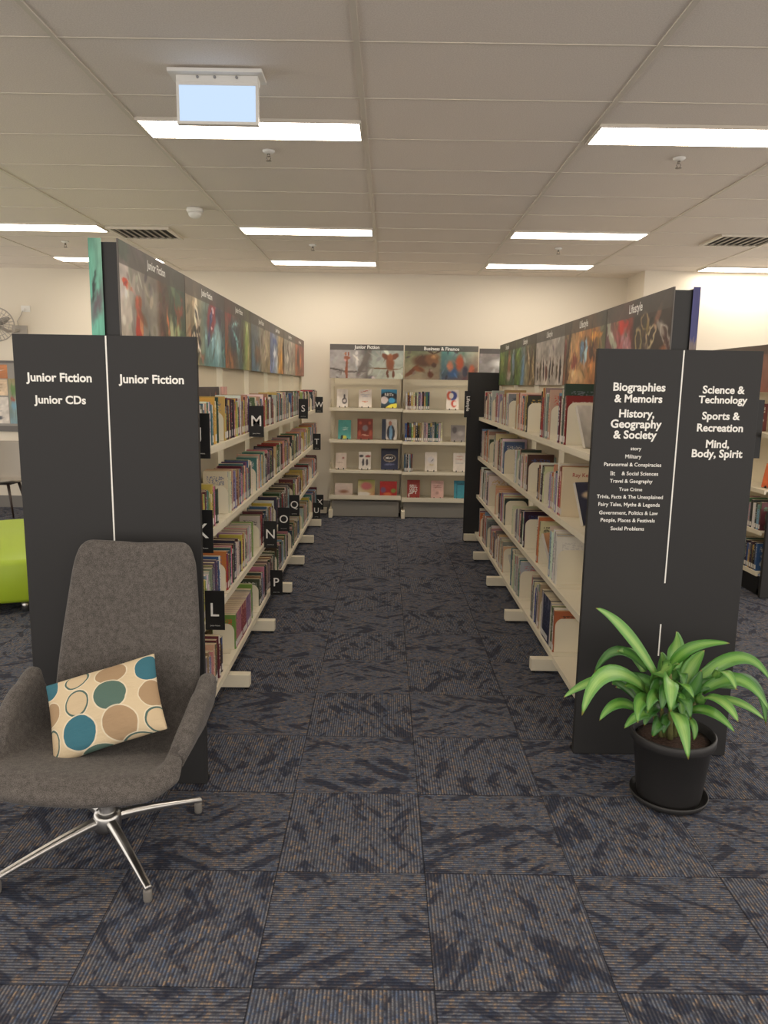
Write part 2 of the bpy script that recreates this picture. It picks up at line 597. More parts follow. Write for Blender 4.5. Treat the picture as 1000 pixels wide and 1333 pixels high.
DIFF = emit('lamp_diffuser', LAMP_COLOR, LAMP_STRENGTH)
rows = [(-4.5, 'behind'), (-1.8, 'behind'), (0.9, 'front'), (3.6, 'middle'), (5.36, 'rear')]
names = {-2: 'leftmost', 0: 'left of centre', 2: 'right of centre', 4: 'rightmost'}
for b, row in rows:
    for k in (-2, 0, 2, 4):
        x, y = cg(k * 1.2 + 0.6, b + 0.15)
        lab = {'front': 'long white ceiling light panel nearest the camera, %s, above the shelf ends',
               'middle': 'white ceiling light strip in the middle row, %s',
               'rear': 'narrow white ceiling light in the row nearest the back wall, %s',
               'behind': 'ceiling light panel behind the camera, %s'}[row] % names[k]
        if row == 'behind':
            lab += (' of the nearer row' if b > -3 else ' of the farther row')
        t = thing('ceiling_light', (x, y, H), lab, 'light', 'recessed ceiling lights')
        fr = MB()
        a0, a1, b0, b1 = k * 1.2 + 0.014, (k + 1) * 1.2 - 0.014, b, b + 0.30
        for q in ((a0, a1, b0, b0 + 0.012), (a0, a1, b1 - 0.012, b1), (a0, a0 + 0.012, b0 + 0.012, b1 - 0.012), (a1 - 0.012, a1, b0 + 0.012, b1 - 0.012)):
            grid_box(fr, *q, H - 0.004, H + 0.012)
        fr.build('frame', TBAR, t)
        d = MB()
        grid_box(d, a0 + 0.012, a1 - 0.012, b0 + 0.012, b1 - 0.012, H - 0.002, H + 0.011)
        d.build('diffuser', DIFF, t)

# exit sign hung from the ceiling (its lit blank side faces us)
ex = thing('exit_sign', (-0.75, 3.58, H), 'lit pale blue rectangular exit sign box hanging from the ceiling', 'sign')
MB().box(-0.955, -0.545, 3.515, 3.655, H - 0.012, H + 0.004).build('ceiling_plate', WHITEP, ex, bevel=0.002)
MB().box(-0.925, -0.568, 3.55, 3.615, 2.915, H - 0.012).build('housing', WHITEP, ex, bevel=0.004)
fr = MB()
for q in ((-0.925, -0.568, 2.905, 2.917), (-0.925, -0.568, 2.745, 2.757), (-0.925, -0.914, 2.757, 2.905), (-0.579, -0.568, 2.757, 2.905)):
    fr.box(q[0], q[1], 3.552, 3.582, q[2], q[3])
fr.build('frame', WHITEP, ex)
MB().box(-0.914, -0.579, 3.558, 3.578, 2.757, 2.905).build('lit_panel', emit('exit_sign_glow', (0.60, 0.76, 1.0), 1.05), ex)
kn = MB()
for xx in (-0.83, -0.755, -0.66):
    kn.lathe(0, 0, [(0.006, 0), (0.006, 0.006)], 12)
    for i in range(len(kn.v) - 24, len(kn.v)):
        vx, vy, vz = kn.v[i]
        kn.v[i] = (xx + vx, 3.55 - vz, 2.935 + vy)
kn.build('screw', mat('screw_grey', (150, 150, 150), 0.4), ex)

# sprinklers
SPR = mat('sprinkler_metal', (140, 132, 122), 0.35, 0.8)
spots = [(-0.693, 4.70, 'in front of the left of centre ceiling light'), (1.712, 4.70, 'behind the front right ceiling light'),
         (-0.713, 7.70, 'between the two rear left ceiling lights'), (1.683, 7.66, 'between the two rear right ceiling lights'),
         (-3.15, 7.75, 'at far left above the shelf end')]
for x, y, w in spots:
    t = thing('fire_sprinkler', (x, y, H), 'small metal fire sprinkler on the ceiling ' + w, 'sprinkler', 'ceiling sprinklers')
    MB().lathe(x, y, [(0.036, H + 0.011), (0.036, H + 0.004), (0.022, H - 0.006), (0.01, H - 0.008)]).build('escutcheon', WHITEP, t)
    b_ = MB()
    b_.lathe(x, y, [(0.009, H - 0.006), (0.009, H - 0.022), (0.005, H - 0.024)], 16)
    for sx in (-1, 1):
        b_.tube([(x + sx * 0.008, y, H - 0.02), (x + sx * 0.013, y, H - 0.032), (x + sx * 0.003, y, H - 0.045)], 0.0025, 6)
    b_.build('body', SPR, t)
    MB().lathe(x, y, [(0.018, H - 0.045), (0.018, H - 0.048)], 20).build('deflector', SPR, t)
t = thing('smoke_detector', (-1.5, 6.22, H), 'round white smoke detector dome on the ceiling left of centre', 'smoke detector')
MB().lathe(-1.5, 6.22, [(0.062, H + 0.01), (0.064, H - 0.012), (0.058, H - 0.022)]).build('base', WHITEP, t)
MB().lathe(-1.5, 6.22, [(0.052, H - 0.022), (0.05, H - 0.04), (0.038, H - 0.056), (0.02, H - 0.064), (0.004, H - 0.066)]).build('dome', WHITEP, t)
# air vents
DARKV = mat('vent_dark', (30, 29, 28), 0.8)
for k, b, lab in ((-1, 3.7, 'square louvred ceiling air vent at left above the junior fiction shelves'), (4, 3.62, 'square louvred ceiling air vent at upper right of the room')):
    a0 = k * 1.2 + (0.02 if k < 0 else -0.58)
    if k > 0:
        a0 = k * 1.2 - 0.58
    a1, b0, b1 = a0 + 0.56, b, b + 0.5
    x, y = cg((a0 + a1) / 2, (b0 + b1) / 2)
    t = thing('ceiling_vent', (x, y, H), lab, 'vent', 'ceiling air vents')
    fr = MB()
    for q in ((a0, a1, b0, b0 + 0.03), (a0, a1, b1 - 0.03, b1), (a0, a0 + 0.03, b0 + 0.03, b1 - 0.03), (a1 - 0.03, a1, b0 + 0.03, b1 - 0.03)):
        grid_box(fr, *q, H - 0.008, H + 0.011)
    fr.build('frame', TBAR, t)
    d = MB(); grid_box(d, a0 + 0.03, a1 - 0.03, b0 + 0.03, b1 - 0.03, H + 0.006, H + 0.0115)
    d.build('duct', DARKV, t)
    for q in range(7):
        s_ = MB()
        bb = b0 + 0.055 + q * 0.058
        aa = a0 + 0.07 + q * 0.064
        grid_box(s_, aa, aa + 0.022, b0 + 0.034, b1 - 0.034, H - 0.006, H - 0.002)
        s_.build('louvre', mat('louvre_grey', (128, 120, 110), 0.5), t)

# ------------------------------------------------------------------ end panels with lettering
def end_panel(x0, x1, y, top, label, lines, dividers):
    t = thing('end_panel', ((x0 + x1) / 2, y + 0.014, 0), label, 'sign panel')
    MB().box(x0, x1, y, y + 0.028, 0.004, top).build('board', CHAR, t, bevel=0.0015)
    for (xa, za, xb, zb) in dividers:
        w = 0.0028
        MB().add([(xa - w, y - 0.0008, za), (xa + w, y - 0.0008, za), (xb + w, y - 0.0008, zb), (xb - w, y - 0.0008, zb),
                  (xa - w, y + 0.0005, za), (xa + w, y + 0.0005, za), (xb + w, y + 0.0005, zb), (xb - w, y + 0.0005, zb)],
                 [(0, 1, 2, 3), (4, 7, 6, 5), (0, 4, 5, 1), (2, 6, 7, 3), (1, 5, 6, 2), (0, 3, 7, 4)]).build('divider_line', WHITE, t)
    for s, c, w in lines:
        m_ = MB()
        put_text(m_, s, (c[0], y - 0.001, c[1]), (1, 0, 0), (0, 0, 1), width=w, bold=0.028 if w / len(s) > 0.0125 else 0.012)
        m_.build('lettering', WHITE, t)
    return t

def px_lines(rows_, Y):
    out = []
    for s, xa, xb, yy in rows_:
        a, b = at(xa, yy, Y), at(xb, yy, Y)
        out.append((s, ((a.x + b.x) / 2, (a.z + b.z) / 2), b.x - a.x))
    return out

YL, YR = 2.862, 3.171
LX0, LX1 = -1.379, -0.697
RX0, RX1 = 0.881, 1.566
end_panel(LX0, LX1, YL, 1.792, 'tall charcoal end panel reading Junior Fiction, behind the grey swivel chair',
          px_lines([('Junior Fiction', 34, 119.5, 493), ('Junior CDs', 44.5, 112, 522), ('Junior Fiction', 154.5, 239.5, 495.5)], YL),
          [(-1.032, 0.02, -1.032, 1.79)])
end_panel(RX0, RX1, YR, 1.790, 'tall charcoal end panel listing biographies, history and science, behind the potted plant',
          px_lines([('Biographies', 798.5, 866.5, 505.5), ('& Memoirs', 800, 862.5, 519), ('History,', 806, 852, 540), ('Geography', 795, 861.5, 553.5), ('& Society', 798.5, 855, 567.5),
                    ('story', 821, 835, 585), ('Military', 814, 835, 595), ('Paranormal & Conspiracies', 786.5, 861, 605.5), ('lit', 795, 801, 616), ('& Social Sciences', 809.5, 857, 616.5),
                    ('Travel & Geography', 794, 849.5, 627), ('True Crime', 806, 836, 637), ('Trivia, Facts & The Unexplained', 777, 863, 647.5), ('Fairy Tales, Myths & Legends', 779, 859, 657.5),
                    ('Government, Politics & Law', 780, 856.5, 668), ('People, Places & Festivals', 782, 852.5, 678), ('Social Problems', 795, 838.5, 688),
                    ('Science &', 915, 970, 507.5), ('Technology', 909.5, 973, 522), ('Sports &', 914, 963.5, 543), ('Recreation', 907.5, 967.5, 557), ('Mind,', 919, 949.5, 579), ('Body, Spirit', 900.5, 966.5, 592)], YR),
          [(1.2335, 0.80, 1.2365, 1.788), (1.2305, 0.47, 1.2305, 0.615)])

# ------------------------------------------------------------------ shelving runs
def ordinal(n):
    return {1: 'first', 2: 'second', 3: 'third', 4: 'fourth', 5: 'fifth', 6: 'sixth', 7: 'seventh'}[n]

BAND = (0.2, (70, 64, 60), 0.72)
ART_L = [
    ([(0, (196, 186, 168), (196, 186, 182)), (0.12, (196, 188, 172), (190, 178, 170)), (0.13, (150, 144, 134), (142, 134, 124)), (0.48, (150, 146, 136), (128, 120, 108)), (0.56, (96, 66, 56), (110, 78, 60)), (0.68, (84, 70, 58), (70, 80, 66)), (0.8, (96, 116, 88), (56, 74, 62)), (1, (64, 88, 74), (36, 52, 44))],
     [(0.05, 0.95, 0.1, 0.12, 20, (70, 120, 92), 0.4), (0.09, 0.62, 0.1, 0.03, -40, (206, 78, 48), 0.3), (0.24, 0.28, 0.07, 0.2, 0, (176, 60, 44), 0.3), (0.27, 0.32, 0.03, 0.12, 10, (206, 140, 100), 0.4), (0.22, 0.5, 0.06, 0.08, 0, (150, 84, 56), 0.4), (0.40, 0.2, 0.03, 0.1, 15, (48, 52, 44), 0.4), (0.5, 0.16, 0.05, 0.1, 0, (112, 88, 70), 0.4), (0.06, 0.63, 0.03, 0.02, 0, (168, 70, 60), 0.3), (0.85, 0.55, 0.13, 0.22, 0, (54, 68, 58), 0.3), (0.87, 0.62, 0.1, 0.15, 0, (120, 66, 54), 0.3), (0.86, 0.66, 0.07, 0.11, 0, (70, 92, 74), 0.3), (0.82, 0.3, 0.08, 0.22, -20, (168, 182, 136), 0.7), (0.74, 0.25, 0.03, 0.3, 5, (186, 190, 150), 0.7), (0.6, 0.4, 0.02, 0.3, 5, (60, 40, 36), 0.4), (0.68, 0.42, 0.02, 0.2, 5, (196, 120, 80), 0.6)]),
    ([(0, (130, 120, 92), (158, 142, 124)), (0.25, (120, 112, 80), (142, 130, 110)), (0.45, (92, 130, 130), (110, 118, 108)), (0.7, (112, 160, 166), (84, 84, 92)), (1, (70, 110, 112), (58, 40, 48))],
     [(0.2, 0.25, 0.12, 0.2, 0, (20, 18, 18), 0.2), (0.24, 0.6, 0.05, 0.3, 8, (220, 206, 180), 0.3), (0.24, 0.6, 0.03, 0.08, 20, (24, 22, 20), 0.3), (0.27, 0.42, 0.04, 0.08, -20, (28, 24, 22), 0.3), (0.2, 0.25, 0.02, 0.18, 8, (226, 214, 190), 0.3), (0.13, 0.25, 0.02, 0.16, -10, (220, 205, 180), 0.3), (0.27, 0.25, 0.02, 0.16, 15, (220, 205, 180), 0.3), (0.08, 0.35, 0.05, 0.2, 0, (176, 138, 108), 0.8), (0.36, 0.1, 0.06, 0.07, 0, (140, 104, 84), 0.7), (0.62, 0.65, 0.13, 0.3, -15, (128, 44, 58), 0.4), (0.6, 0.65, 0.03, 0.04, 0, (226, 190, 190), 0.3), (0.64, 0.75, 0.03, 0.04, 0, (226, 190, 190), 0.3), (0.6, 0.5, 0.02, 0.03, 0, (226, 190, 190), 0.3), (0.8, 0.68, 0.09, 0.2, 0, (44, 42, 62), 0.4), (0.56, 0.5, 0.04, 0.3, -15, (66, 72, 118), 0.5), (0.78, 0.3, 0.12, 0.4, 5, (160, 196, 198), 0.8)]),
    ([(0, (150, 96, 60), (90, 40, 46)), (0.25, (118, 92, 72), (92, 60, 60)), (0.55, (70, 92, 96), (56, 54, 56)), (0.66, (110, 130, 84), (70, 74, 58)), (0.85, (170, 160, 104), (96, 110, 70)), (1, (92, 92, 66), (60, 58, 46))],
     [(0.3, 0.5, 0.22, 0.3, 0, (42, 62, 78), 0.5), (0.32, 0.66, 0.2, 0.05, 20, (150, 200, 200), 0.8), (0.36, 0.5, 0.2, 0.04, -30, (130, 190, 190), 0.8), (0.45, 0.3, 0.05, 0.2, 10, (120, 176, 176), 0.7), (0.15, 0.8, 0.1, 0.12, 0, (140, 44, 50), 0.6), (0.2, 0.15, 0.07, 0.2, 20, (160, 108, 70), 0.9), (0.78, 0.5, 0.1, 0.4, 0, (150, 172, 92), 0.9), (0.82, 0.7, 0.05, 0.12, 0, (196, 206, 160), 0.8), (0.62, 0.4, 0.03, 0.4, 0, (60, 46, 36), 0.5)]),
    ([(0, (76, 110, 136), (84, 92, 92)), (0.3, (96, 118, 130), (110, 110, 106)), (0.5, (150, 140, 118), (150, 140, 124)), (1, (160, 140, 104), (150, 138, 120))],
     [(0.3, 0.3, 0.2, 0.2, 0, (126, 104, 86), 0.5), (0.7, 0.8, 0.04, 0.04, 0, (50, 42, 38), 0.4), (0.7, 0.4, 0.2, 0.3, 0, (176, 164, 144), 0.9)]),
    ([(0, (92, 110, 150), (100, 110, 140)), (0.45, (170, 180, 190), (140, 140, 146)), (0.6, (190, 140, 70), (196, 180, 150)), (0.9, (150, 104, 60), (150, 130, 100)), (1, (60, 50, 44), (80, 70, 60))],
     [(0.3, 0.4, 0.12, 0.1, 20, (226, 230, 232), 0.6), (0.3, 0.65, 0.25, 0.1, -10, (84, 100, 150), 0.7), (0.75, 0.3, 0.1, 0.3, 0, (206, 150, 70), 0.7), (0.95, 0.5, 0.06, 0.4, 0, (40, 34, 30), 0.5)]),
    ([(0, (150, 144, 132), (160, 152, 140)), (0.5, (172, 166, 152), (170, 162, 150)), (1, (140, 128, 112), (150, 140, 126))],
     [(0.35, 0.4, 0.04, 0.4, 5, (96, 84, 72), 0.4), (0.3, 0.35, 0.1, 0.2, 0, (214, 208, 194), 0.6), (0.7, 0.4, 0.05, 0.35, 0, (110, 96, 82), 0.5)]),
    ([(0, (150, 84, 54), (160, 104, 78)), (0.5, (110, 70, 52), (130, 60, 56)), (1, (130, 70, 62), (120, 60, 60))],
     [(0.3, 0.5, 0.1, 0.3, 0, (50, 34, 30), 0.5), (0.6, 0.4, 0.1, 0.3, 0, (176, 110, 70), 0.6)]),
]
ART_R = [  # far -> near left to right for somebody in the aisle
    ([(0, (110, 60, 96), (74, 64, 48)), (0.18, (150, 66, 84), (120, 90, 70)), (0.42, (176, 60, 60), (120, 54, 48)), (0.52, (60, 46, 44), (50, 40, 38)), (1, (66, 46, 40), (44, 34, 32))],
     [(0.1, 0.62, 0.06, 0.3, 25, (170, 170, 150), 0.4), (0.3, 0.72, 0.12, 0.12, 0, (200, 50, 40), 0.5), (0.36, 0.55, 0.1, 0.16, 0, (206, 160, 170), 0.8), (0.24, 0.35, 0.1, 0.16, 0, (200, 90, 110), 0.7), (0.42, 0.4, 0.08, 0.14, 0, (190, 140, 150), 0.7),
      (0.57, 0.5, 0.06, 0.2, 0, (186, 166, 120), 0.3), (0.57, 0.5, 0.04, 0.15, 0, (60, 46, 40), 0.3), (0.66, 0.72, 0.07, 0.13, 10, (170, 146, 104), 0.3), (0.66, 0.72, 0.05, 0.09, 10, (60, 44, 38), 0.3), (0.74, 0.52, 0.06, 0.16, -20, (206, 190, 150), 0.3), (0.74, 0.52, 0.04, 0.11, -20, (58, 44, 40), 0.3), (0.62, 0.25, 0.05, 0.13, 0, (196, 170, 116), 0.3), (0.62, 0.25, 0.03, 0.09, 0, (64, 46, 40), 0.3), (0.72, 0.2, 0.05, 0.12, 20, (196, 176, 130), 0.3), (0.72, 0.2, 0.03, 0.08, 20, (60, 46, 40), 0.3),
      (0.9, 0.3, 0.07, 0.14, 0, (176, 110, 76), 0.6), (0.93, 0.5, 0.05, 0.2, 15, (196, 190, 180), 0.4), (0.93, 0.5, 0.035, 0.14, 15, (76, 54, 46), 0.4), (0.83, 0.75, 0.05, 0.2, -20, (120, 84, 66), 0.7)]),
    ([(0, (120, 84, 60), (110, 96, 76)), (0.12, (110, 80, 60), (96, 84, 66)), (0.2, (206, 166, 120), (176, 140, 100)), (0.5, (206, 160, 110), (170, 122, 76)), (0.75, (150, 96, 60), (150, 96, 54)), (0.88, (150, 110, 74), (84, 84, 70)), (1, (110, 116, 90), (64, 66, 56))],
     [(0.12, 0.5, 0.025, 0.7, -6, (58, 44, 36), 0.3), (0.3, 0.35, 0.1, 0.16, 0, (140, 70, 60), 0.4), (0.03, 0.55, 0.04, 0.2, 0, (120, 60, 56), 0.4), (0.5, 0.5, 0.06, 0.2, 0, (120, 150, 176), 0.3), (0.58, 0.5, 0.04, 0.2, 0, (150, 176, 190), 0.3), (0.54, 0.5, 0.012, 0.3, 0, (80, 60, 46), 0.3), (0.72, 0.42, 0.06, 0.2, 20, (76, 46, 34), 0.4), (0.72, 0.6, 0.012, 0.5, 0, (60, 44, 34), 0.3), (0.8, 0.7, 0.16, 0.06, 8, (206, 140, 70), 0.5), (0.35, 0.12, 0.25, 0.12, 0, (226, 186, 140), 0.7), (0.8, 0.2, 0.15, 0.2, 30, (190, 130, 80), 0.5)]),
    ([(0, (186, 178, 170), (170, 162, 154)), (0.5, (192, 184, 176), (176, 168, 160)), (1, (188, 180, 172), (172, 164, 156))],
     [(0.1 + 0.115 * k, 0.22 + 0.03 * (k % 3), 0.028 + 0.006 * (k % 2), 0.16 + 0.05 * ((k * 2) % 3), 0, [(74, 60, 52), (96, 84, 60), (54, 48, 46), (110, 70, 54), (64, 66, 70)][k % 5], 0.4) for k in range(8)]
     + [(0.1 + 0.115 * k, 0.42 + 0.03 * (k % 3), 0.016, 0.04, 0, (120, 96, 80), 0.4) for k in range(8)]),
    ([(0, (96, 120, 66), (84, 104, 62)), (0.25, (92, 112, 62), (100, 120, 80)), (0.4, (98, 130, 150), (100, 116, 110)), (0.6, (150, 140, 110), (110, 110, 90)), (0.85, (120, 104, 76), (84, 80, 64)), (1, (70, 60, 46), (60, 56, 44))],
     [(0.42, 0.3, 0.06, 0.5, -8, (110, 146, 176), 0.6), (0.7, 0.5, 0.03, 0.4, 12, (196, 180, 150), 0.5), (0.78, 0.35, 0.03, 0.4, -10, (70, 54, 42), 0.5), (0.62, 0.6, 0.03, 0.3, 20, (90, 70, 52), 0.5), (0.9, 0.4, 0.03, 0.4, 8, (176, 156, 120), 0.5), (0.15, 0.6, 0.12, 0.2, 0, (130, 150, 80), 0.8)]),
    ([(0, (92, 110, 70), (96, 116, 74)), (0.4, (110, 124, 84), (84, 104, 66)), (1, (96, 110, 100), (74, 92, 66))],
     [(0.65, 0.45, 0.1, 0.35, 0, (150, 110, 86), 0.5), (0.65, 0.75, 0.07, 0.09, 0, (120, 84, 66), 0.5), (0.62, 0.2, 0.16, 0.15, 0, (176, 160, 150), 0.6), (0.2, 0.6, 0.2, 0.3, 0, (140, 160, 92), 0.9), (0.9, 0.5, 0.08, 0.4, 0, (120, 140, 160), 0.8)]),
]
PLAIN_ART = ([(0, (80, 130, 116), (120, 160, 140)), (0.3, (150, 150, 150), (110, 100, 100)), (1, (70, 66, 66), (90, 110, 100))], [(0.5, 0.5, 0.2, 0.3, 0, (120, 90, 80), 0.8)])
BLUE_ART = ([(0, (160, 136, 96), (58, 60, 110)), (0.49, (160, 136, 96), (58, 60, 110)), (1, (150, 130, 96), (70, 70, 110))], [])

def shelf_bay(side, k, y0, y1, xc, hd, tops, head_z, last, run_name, art_spec, title, first_y=None):
    """one bay of a double-sided run. side = +1: the aisle face looks to +x"""
    place = ordinal(k + 1)
    tot = 'bay from its black end panel'
    t = thing('bookshelf', (xc, (y0 + y1) / 2, 0), 'cream metal bookshelf, %s %s in the %s' % (place, tot, run_name), 'bookshelf', 'bays of the ' + run_name)
    z_up = head_z[0] + 0.1
    for yy in ([y0, y1] if last else [y0]):
        yb = yy + (0.03 if yy == y0 else -0.03)
        MB().box(xc - 0.03, xc + 0.03, yb - 0.015, yb + 0.015, 0.06, z_up).build('upright', CREAM, t)
        fo = MB()
        fh = 0.295 if (k == 0 and yy == y0) else 0.345
        fo.box(xc - fh, xc + fh, yb - 0.028, yb + 0.028, 0.014, 0.085)
        f_ = fo.build('foot', CREAM, t, bevel=0.003)
        for sx in (-0.325, 0.325):
            MB().lathe(xc + sx, yb, [(0.014, 0.0), (0.014, 0.014)], 12).build('levelling_pad', BLACK, f_)
    MB().box(xc - 0.006, xc + 0.006, y0 + 0.036, y1 - 0.036, 0.10, head_z[0] + 0.02).build('back_panel', CREAM, t)
    for s in (side, -side):
        for z in tops:
            m_ = MB()
            xf = xc + s * hd
            xa, xb = sorted((xc + s * 0.008, xf))
            m_.box(xa, xb, y0 + 0.003, y1 - 0.003, z - 0.012, z)
            xa, xb = sorted((xf - s * 0.014, xf))
            m_.box(xa, xb, y0 + 0.003, y1 - 0.003, z - 0.034, z - 0.012)
            # end brackets
            for yy in (y0 + 0.005, y1 - 0.007):
                xa2, xb2 = sorted((xc + s * 0.03, xc + s * (hd - 0.03)))
                m_.box(xa2, xb2, yy, yy + 0.002, z - 0.034, z - 0.012)
            m_.build('shelf', CREAM, t)
    # header boards on both sides, dark core between them
    hw = 0.055
    hx = xc if side > 0 else xc + 0.02
    MB().box(hx - hw + 0.008, hx + hw - 0.008, y0 + 0.012, y1, head_z[0] + 0.01, head_z[1] - 0.012).build('header_core', BLACK, t)
    for s in (side, -side):
        spec, ttl = (art_spec, title) if s == side else (PLAIN_ART if side > 0 else BLUE_ART, None)
        xo = hx + s * hw
        xa, xb = sorted((xo, xo - s * 0.006))
        board = MB().box(xa, xb, y0 + 0.002, y1 - 0.002, head_z[0], head_z[1]).build('header_sign', mat('header_board', (92, 86, 80), 0.5), t)
        big = s == side
        if k == 0 and s != side:
            # the outer print wraps round the end of the sign
            ew = 0.048 if side > 0 else 0.03
            xa, xb = sorted((xo, xo - s * ew))
            wrap = ([(0, (110, 190, 166), (84, 140, 120)), (1, (96, 176, 150), (120, 160, 140))], [(0.5, 0.45, 0.9, 0.16, 10, (96, 88, 92), 0.9), (0.3, 0.6, 0.3, 0.08, 30, (50, 60, 56), 0.4)]) if side > 0 else ([(0, (150, 128, 88), (58, 58, 112)), (1, (150, 128, 88), (58, 58, 112))], [(0.5, 0.75, 2.0, 0.30, 0, (58, 58, 112), 0.1)])
            art_grid('printed_edge', art(10, 40, wrap[0], wrap[1], seed=8), (xa, y0 + 0.0015, head_z[0]), (xb - xa, 0, 0), (0, 0, head_z[1] - head_z[0]), PRINT, board)
        img = art(170 if (big and k < 3) else 80, 84 if (big and k < 3) else 40, spec[0], spec[1], noise=0.25, warp=0.02, strokes=(12 if (side < 0 and k == 2) else 140) if big else 10, sat=1.1, seed=31 * k + (5 if s > 0 else 77), band=BAND if big else None)
        xx = xo + s * 0.0008
        if s > 0:
            P0, U = (xx, y0 + 0.003, head_z[0] + 0.001), (0, y1 - y0 - 0.006, 0)
        else:
            P0, U = (xx, y1 - 0.003, head_z[0] + 0.001), (0, -(y1 - y0 - 0.006), 0)
        art_grid('printed_picture', img, P0, U, (0, 0, head_z[1] - head_z[0] - 0.002), PRINT, board)
        if ttl:
            m_ = MB()
            put_text(m_, ttl, (xx + s * 0.0008, (y0 + y1) / 2, head_z[1] - 0.046), (0, s, 0), (0, 0, 1), width=0.052 * len(ttl) * 0.36 if ttl != 'Lifestyle' else 0.19, bold=0.02)
            m_.build('lettering', WHITE, board)
    return t

PL, PR = 0.9388, 0.9345
LXC, RXC = -1.038, 1.222
LT = [1.33, 0.935, 0.535, 0.14]
RT = [1.315, 0.91, 0.505, 0.105]
L0 = YL + 0.03
R0 = YR + 0.03
LB = [L0 + PL * k for k in range(8)]
RB = [R0 + PR * k for k in range(6)]
for k in range(7):
    shelf_bay(+1, k, LB[k], LB[k + 1], LXC, 0.24, LT, (1.715, 2.142), k == 6, 'left shelving run', ART_L[k], 'Junior Fiction')
for k in range(5):
    shelf_bay(-1, k, RB[k], RB[k + 1], RXC, 0.225, RT, (1.645, 2.045), k == 4, 'right shelving run', ART_R[k], 'Lifestyle')
FARY = RB[5] + 0.004
fp = thing('end_panel', (RXC, FARY + 0.014, 0), 'plain black end panel closing the far end of the right shelving run', 'sign panel')
MB().box(0.872, 1.566, FARY, FARY + 0.028, 0.004, 1.77).build('board', CHAR, fp, bevel=0.0015)
fl = thing('shelf_sign', (0.87, FARY - 0.02, 1.30), 'narrow black sign with sideways word Lifestyle at far end of right shelves', 'sign')
MB().box(0.838, 0.905, FARY - 0.026, FARY - 0.02, 1.31, 1.58).build('plate', BLACK, fl)
m_ = MB(); put_text(m_, 'Lifestyle', (0.872, FARY - 0.027, 1.45), (0, 0, -1), (1, 0, 0), width=0.15, bold=0.015); m_.build('lettering', WHITE, fl)

# ------------------------------------------------------------------ letter signs standing among the books (left run)
LETTERS = [('J', 274, 597, 0), ('M', 343.7, 569, 0), ('S', 401, 545, 0), ('W', 419, 538, 0),
           ('T', 417.5, 585.7, 1), ('K', 278, 720, 2), ('N', 360.8, 713, 2), ('O', 377, 691.6, 2), ('Q', 390, 672, 2),
           ('L', 293, 820, 3), ('P', 368, 774.5, 3), ('U', 417, 675, 3), ('X', 419, 668, 2)]
SIGN_Y = {0: [], 1: [], 2: [], 3: []}
SX1 = -0.705
for ch, px, pb, sh in LETTERS:
    p = atX(px, pb, SX1)
    y = p.y
    if ch == 'X': y += 0.25
    if ch == 'W': y += 0.15
    z0 = p.z
    w, h = 0.088, 0.184
    t = thing('letter_sign', (SX1 - w / 2, y, z0), 'black shelf divider sign with a white letter %s in the left shelving run' % ch, 'sign', 'letter signs of the left shelving run')
    MB().box(SX1 - w, SX1, y - 0.002, y + 0.002, z0, z0 + h).build('plate', BLACK, t)
    m_ = MB()
    put_text(m_, ch, (SX1 - w / 2, y - 0.0028, z0 + h * 0.52), (1, 0, 0), (0, 0, 1), height=0.062 if ch != 'Q' else 0.074, bold=0.006)
    put_text(m_, 'Junior Fiction', (SX1 - w / 2, y - 0.0028, z0 + 0.02), (1, 0, 0), (0, 0, 1), width=0.045, bold=0.0)
    m_.build('lettering', WHITE, t)

# ------------------------------------------------------------------ books
PAL = [('cream', (214, 200, 168)), ('white', (222, 216, 206)), ('pale grey', (176, 172, 168)), ('grey', (128, 126, 126)), ('charcoal', (62, 58, 58)), ('black', (34, 30, 31)),
       ('dark brown', (78, 54, 44)), ('tan', (168, 130, 92)), ('red', (168, 46, 44)), ('maroon', (108, 40, 44)), ('orange', (206, 112, 58)), ('peach', (220, 160, 126)),
       ('yellow', (208, 176, 76)), ('lime green', (132, 158, 70)), ('green', (70, 114, 72)), ('dark green', (42, 66, 52)), ('teal', (54, 112, 116)), ('sky blue', (116, 156, 184)),
       ('blue', (58, 92, 146)), ('navy', (40, 46, 76)), ('purple', (92, 66, 112)), ('lilac', (156, 132, 166)), ('pink', (206, 122, 146)), ('dusty pink', (190, 142, 136))]
WL = [3, 4, 5, 3, 4, 6, 4, 4, 4, 4, 3, 3, 3, 2, 4, 3, 4, 4, 4, 4, 3, 3, 3, 3]
WR = [12, 16, 12, 7, 3, 4, 3, 5, 4, 2, 3, 5, 2, 1, 1, 2, 1, 2, 2, 2, 1, 1, 1, 5]
TITLE = [(230, 226, 214), (230, 226, 214), (30, 28, 30), (206, 176, 90), (196, 70, 60), (60, 90, 140), (90, 130, 100)]

